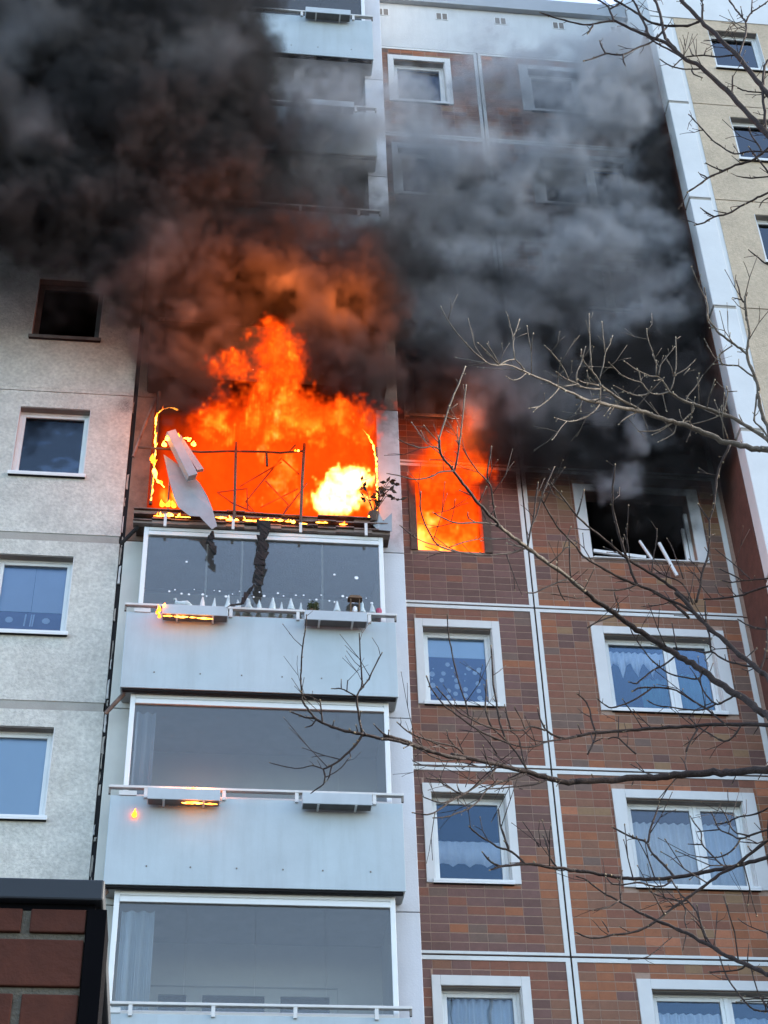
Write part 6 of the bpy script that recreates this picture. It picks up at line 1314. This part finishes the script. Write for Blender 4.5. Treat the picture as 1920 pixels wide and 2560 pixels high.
# light of the fires
def fire_light(name, loc, e, r, c=(1, .33, .07)):
    o = bpy.data.objects.new(name, bpy.data.lights.new(name, 'POINT')); col.objects.link(o); o.location = loc
    o.data.energy = e; o.data.color = c; o.data.shadow_soft_size = r
FC = (1, .20, .035)
fire_light('fire_light', (-4.2, -2.2, 19.3), 32, .4, FC)
fire_light('fire_light', (-3.2, -1.2, 17.4), 16, .35, FC)
fire_light('fire_light', (-5.75, -2.3, 18.2), 6, .3, FC)
fire_light('fire_light', (-4.05, -2.6, 20.5), 115, .5, FC)
fire_light('fire_light', (-3.1, -2.5, 20.2), 62, .4, FC)
fire_light('fire_light', (-5.2, -2.6, 19.2), 24, .4, FC)
fire_light('fire_light', (-1.0, -.5, 19.3), 26, .3, FC)
fire_light('fire_light', (-4.95, -1.71, 12.08), 4.5, .05, FC)

# ================================================================== smoke and fire as volumes
def fbm_field(n, beta, seed):
    r = np.random.default_rng(seed); f = np.fft.rfftn(r.standard_normal((n, n, n)).astype(np.float32))
    kx = np.fft.fftfreq(n)[:, None, None]*n; ky = np.fft.fftfreq(n)[None, :, None]*n; kz = np.fft.rfftfreq(n)[None, None, :]*n
    k = np.sqrt(kx**2+ky**2+kz**2); k[0, 0, 0] = 1
    f *= (k**(-beta/2))*(k > 2.5); g_ = np.fft.irfftn(f, s=(n, n, n)); g_ -= g_.mean(); g_ /= g_.std(); return g_.astype(np.float32)
NZ = [fbm_field(96, 3.6, 1), fbm_field(96, 3.4, 2), fbm_field(96, 3.5, 3)]
def samp(i, X, Y, Z, s):
    """periodic trilinear lookup; s = metres per lattice period"""
    f = NZ[i]; n = 96
    def ax(a):
        a = (a*(n/s)) % n; i0 = np.floor(a).astype(np.int32) % n; return i0, (i0+1) % n, (a-np.floor(a)).astype(np.float32)
    x0, x1, fx = ax(X); y0, y1, fy = ax(Y); z0, z1, fz = ax(Z)
    c00 = f[x0, y0, z0]*(1-fx)+f[x1, y0, z0]*fx; c10 = f[x0, y1, z0]*(1-fx)+f[x1, y1, z0]*fx
    c01 = f[x0, y0, z1]*(1-fx)+f[x1, y0, z1]*fx; c11 = f[x0, y1, z1]*(1-fx)+f[x1, y1, z1]*fx
    return (c00*(1-fy)+c10*fy)*(1-fz)+(c01*(1-fy)+c11*fy)*fz
def grid_axes(lo, hi, vox):
    res = tuple(int(round((b_-a_)/vox))+1 for a_, b_ in zip(lo, hi))
    return res, np.meshgrid(*[np.linspace(a_, b_, r_, dtype=np.float32) for a_, b_, r_ in zip(lo, hi, res)], indexing='ij')
def sstep(a, b_, x): t = np.clip((x-a)/(b_-a), 0, 1); return t*t*(3-2*t)
def volume_object(name, lo, hi, res, arr, material):
    me = bpy.data.meshes.new(name); me.vertices.add(arr.size)
    a = me.attributes.new('d', 'FLOAT', 'POINT'); a.data.foreach_set('value', np.ascontiguousarray(arr, dtype=np.float32).ravel())
    ob = bpy.data.objects.new(name, me); col.objects.link(ob)
    ng = bpy.data.node_groups.new(name, 'GeometryNodeTree')
    ng.interface.new_socket('Geometry', in_out='INPUT', socket_type='NodeSocketGeometry'); ng.interface.new_socket('Geometry', in_out='OUTPUT', socket_type='NodeSocketGeometry')
    N, L = ng.nodes, ng.links
    gi, go, vc = N.new('NodeGroupInput'), N.new('NodeGroupOutput'), N.new('GeometryNodeVolumeCube')
    vc.inputs['Min'].default_value = lo; vc.inputs['Max'].default_value = hi
    for k, r_ in zip('XYZ', res): vc.inputs['Resolution '+k].default_value = r_
    pos = N.new('GeometryNodeInputPosition'); mr = N.new('ShaderNodeMapRange'); mr.data_type = 'FLOAT_VECTOR'
    mr.inputs[7].default_value = lo; mr.inputs[8].default_value = hi; mr.inputs[9].default_value = (0, 0, 0); mr.inputs[10].default_value = tuple(r_-1 for r_ in res)
    L.new(pos.outputs[0], mr.inputs[6])
    sp_ = N.new('ShaderNodeSeparateXYZ'); L.new(mr.outputs[1], sp_.inputs[0]); ids = []
    for i in range(3):
        c = N.new('FunctionNodeFloatToInt'); c.rounding_mode = 'ROUND'; L.new(sp_.outputs[i], c.inputs[0]); ids.append(c.outputs[0])
    def im(op, p, q):
        m_ = N.new('FunctionNodeIntegerMath'); m_.operation = op; L.new(p, m_.inputs[0])
        if isinstance(q, int): m_.inputs[1].default_value = q
        else: L.new(q, m_.inputs[1])
        return m_.outputs[0]
    idx = im('ADD', im('MULTIPLY', im('ADD', im('MULTIPLY', ids[0], res[1]), ids[1]), res[2]), ids[2])
    na = N.new('GeometryNodeInputNamedAttribute'); na.data_type = 'FLOAT'; na.inputs[0].default_value = 'd'
    si = N.new('GeometryNodeSampleIndex'); si.data_type = 'FLOAT'; si.domain = 'POINT'
    L.new(gi.outputs[0], si.inputs['Geometry']); L.new(na.outputs[0], si.inputs['Value']); L.new(idx, si.inputs['Index']); L.new(si.outputs[0], vc.inputs['Density'])
    sm = N.new('GeometryNodeSetMaterial'); sm.inputs['Material'].default_value = material
    L.new(vc.outputs[0], sm.inputs[0]); L.new(sm.outputs[0], go.inputs[0])
    ob.modifiers.new('volume', 'NODES').node_group = ng; me.materials.append(material); return ob
def smoke_mat(name, color, dens, aniso=0.0):
    m_ = bpy.data.materials.new(name); m_.use_nodes = True; nt = m_.node_tree; nt.nodes.clear()
    o = nt.nodes.new('ShaderNodeOutputMaterial'); p = nt.nodes.new('ShaderNodeVolumePrincipled'); nt.links.new(p.outputs[0], o.inputs['Volume'])
    p.inputs['Color'].default_value = (*color, 1); p.inputs['Density'].default_value = dens; p.inputs['Anisotropy'].default_value = aniso
    return m_
def blobs(X, Y, Z, items):
    """soft union of ellipsoids: 1 in the middle, 0 on the rim, negative outside"""
    f = np.full(X.shape, -9, np.float32)
    for (x, y, z_, rx, ry, rz, a_) in items:
        d = 1-np.sqrt(((X-x)/rx)**2+((Y-y)/ry)**2+((Z-z_)/rz)**2)
        np.maximum(f, d*a_ if False else d+(a_-1)*.0, out=f)
    return f
lo, hi = (-11.5, -5.2, 16.6), (3.30, .56, 32.2); VOX = .08
res, (X, Y, Z) = grid_axes(lo, hi, VOX)
# curling displacement of the lookup position
wx = samp(0, X, Y, Z, 9.0)*.30; wy = samp(1, X, Y, Z, 9.0)*.18; wz = samp(2, X, Y, Z, 9.0)*.30
Xw, Yw, Zw = X+wx, Y+wy, Z+wz
n_big = samp(1, Xw, Yw, Zw*.85, 7.5); n_med = samp(2, Xw, Yw, Zw*.9, 3.2)
bil = 1-np.abs(samp(0, Xw, Yw, Zw, 3.6))*1.2            # puffs with creases
tex = .20*n_big+.11*n_med+.17*(bil-.25)
soot = 5.0*sstep(.0, .50, blobs(Xw, Yw, Zw, MAIN)+tex*.62)
soot = np.maximum(soot, 1.7*sstep(.0, .7, blobs(Xw, Yw, Zw, VEIL)+tex))
soot = np.maximum(soot, 1.3*sstep(-.1, 1.0, blobs(Xw, Yw, Zw, SOFT)+tex*.6))
soot = np.maximum(soot, .45*sstep(.0, .9, blobs(Xw, Yw, Zw, WISP)+tex))
soot = np.maximum(soot, 4.2*sstep(.0, .40, blobs(X+wx*.6, Y, Z+wz*.6, WIN)+tex*.8))
soot = np.maximum(soot, 2.2*sstep(-.1, .7, blobs(X+wx*.6, Y, Z+wz*.6, HALF)+tex))
soot = np.maximum(soot, 4.0*sstep(-.05, .55, blobs(X+wx*.6, Y, Z+wz*.6, LOW)+tex*.8))
soot *= 1-sstep(-.05, .30, blobs(X, Y, Z, CARVE)+.6*tex)
lim = sstep(3.30, 3.18, X); soot *= lim*sstep(16.7, 17.2, Z)
op_ = (X > 1.0) & (X < 2.72) & (Z > 17.36) & (Z < 18.76)
soot[(Y > 0) & ~op_] = 0
soot[soot < .04] = 0
grey = 4.2*sstep(-.1, .8, blobs(X+wx*.6, Y, Z+wz*.6, PALE)+tex*.9)
grey = np.maximum(grey, 1.0*sstep(-.05, .8, blobs(Xw, Yw, Zw, VEILP)+tex))
grey = np.maximum(grey, 1.5*sstep(-.25, 1.0, blobs(Xw, Y, Zw, MID)+tex*.6))
grey = np.maximum(grey, 2.6*sstep(-.15, .8, blobs(Xw, Y, Zw, THIN)+tex*.9))
grey = np.maximum(grey, .3*sstep(-.1, 1.0, blobs(Xw, Yw, Zw, EDGE)+tex*.6))
grey *= lim; grey[Y > 0] = 0; grey[grey < .04] = 0
SM1 = smoke_mat('soot_smoke', (.075, .073, .074), 1.0); SM2 = smoke_mat('pale_smoke', (.58, .60, .63), 1.0)
tag(volume_object('smoke', lo, hi, res, soot, SM1), 'thick black smoke pouring from the burning balcony and broken window', 'smoke', kind='stuff')
tag(volume_object('smoke', lo, hi, res, grey, SM2), 'paler grey smoke drifting up the tiled wall to the roof', 'smoke', kind='stuff')
# --- flames
lo, hi = (-6.0, -2.8, 16.5), (-.4, .9, 21.4); VOX = .042
res, (X, Y, Z) = grid_axes(lo, hi, VOX)
wx = samp(0, X, Y, Z*.6, 3.4)*.10; wz = samp(2, X, Y, Z*.6, 3.4)*.15
nA = samp(1, X+wx, Y, (Z+wz)*.38, 2.4); nB = samp(2, X+wx, Y, (Z+wz)*.42, 1.1); nC = samp(0, X+wx, Y, (Z+wz)*.28, 1.3)
t1 = .24*nA+.15*nB
inside = sstep(-5.9, -5.6, X)*sstep(-2.45, -2.65, X)*sstep(-1.6, -1.35, Y)*sstep(16.5, 16.7, Z)*sstep(19.3, 18.6, Z)*sstep(.25, .0, Y)
body = inside*np.clip(.50+1.0*t1, .05, 2.2)
body *= 1-.8*sstep(-4.7, -5.5, X)*sstep(17.2, 17.9, Z)
pl = 1.2*sstep(.0, .45, blobs(X, Y, Z, PLUME)+t1*1.2)*np.clip(1+.45*nC, .2, 2)
ht = 22.0*sstep(.0, .6, blobs(X, Y, Z, HOT)+t1*.7)
pkd = 3.6*sstep(.0, .7, blobs(X, Y, Z, PEAK)+t1*1.2)
wr = sstep(-1.80, -1.70, X)*sstep(-.66, -.74, X)*sstep(17.36, 17.44, Z)*sstep(19.2, 18.7, Z)*sstep(-.04, .06, Y)*sstep(.85, .5, Y)
wf = wr*np.clip(.75+.4*nA+.3*nB, .1, 2.2)+wr*5.0*sstep(.35, -.35, (Z-17.75)+.5*(X+1.45)+.2*nA+.1*nB)
wt = 1.2*sstep(.0, .45, blobs(X, Y, Z, TONGUE)+t1*1.0)*(Y < .0)
fire = np.maximum.reduce([body, pl])+ht+pkd+wf+wt
mot = np.clip(1+.42*nC+.25*nB, .12, 2.2); fire *= mot
fire[(Y > .0) & (X > -2.4) & (X < -1.74)] = 0; fire[(Y > 0) & (X > -.69)] = 0
fire[fire < .03] = 0
m_ = bpy.data.materials.new('fire'); m_.use_nodes = True; nt = m_.node_tree; nt.nodes.clear(); N, L = nt.nodes, nt.links
out = N.new('ShaderNodeOutputMaterial'); at = N.new('ShaderNodeAttribute'); at.attribute_name = 'density'
em = N.new('ShaderNodeEmission'); ab = N.new('ShaderNodeVolumeAbsorption'); ad = N.new('ShaderNodeAddShader')
ramp = N.new('ShaderNodeValToRGB'); ramp.color_ramp.elements[0].position = 0; ramp.color_ramp.elements[0].color = (1, .050, .002, 1)
ramp.color_ramp.elements[1].position = 1; ramp.color_ramp.elements[1].color = (1, .42, .10, 1)
e = ramp.color_ramp.elements.new(.12); e.color = (1, .085, .003, 1)
e = ramp.color_ramp.elements.new(.4); e.color = (1, .19, .010, 1)
mr = N.new('ShaderNodeMapRange'); mr.inputs[1].default_value = 0; mr.inputs[2].default_value = 9
L.new(at.outputs['Fac'], mr.inputs[0]); L.new(mr.outputs[0], ramp.inputs[0]); L.new(ramp.outputs[0], em.inputs[0])
mu = N.new('ShaderNodeMath'); mu.operation = 'MULTIPLY'; mu.inputs[1].default_value = 1.25; L.new(at.outputs['Fac'], mu.inputs[0]); L.new(mu.outputs[0], em.inputs[1])
m2 = N.new('ShaderNodeMath'); m2.operation = 'MULTIPLY'; m2.inputs[1].default_value = 4.5; L.new(at.outputs['Fac'], m2.inputs[0])
m3 = N.new('ShaderNodeMath'); m3.operation = 'MINIMUM'; m3.inputs[1].default_value = 5.0; L.new(m2.outputs[0], m3.inputs[0]); L.new(m3.outputs[0], ab.inputs['Density']); ab.inputs[0].default_value = (.25, .05, .02, 1)
L.new(em.outputs[0], ad.inputs[0]); L.new(ab.outputs[0], ad.inputs[1]); L.new(ad.outputs[0], out.inputs['Volume'])
tag(volume_object('flames', lo, hi, res, fire, m_), 'orange and yellow flames filling the burning balcony and the small window', 'fire', kind='stuff')
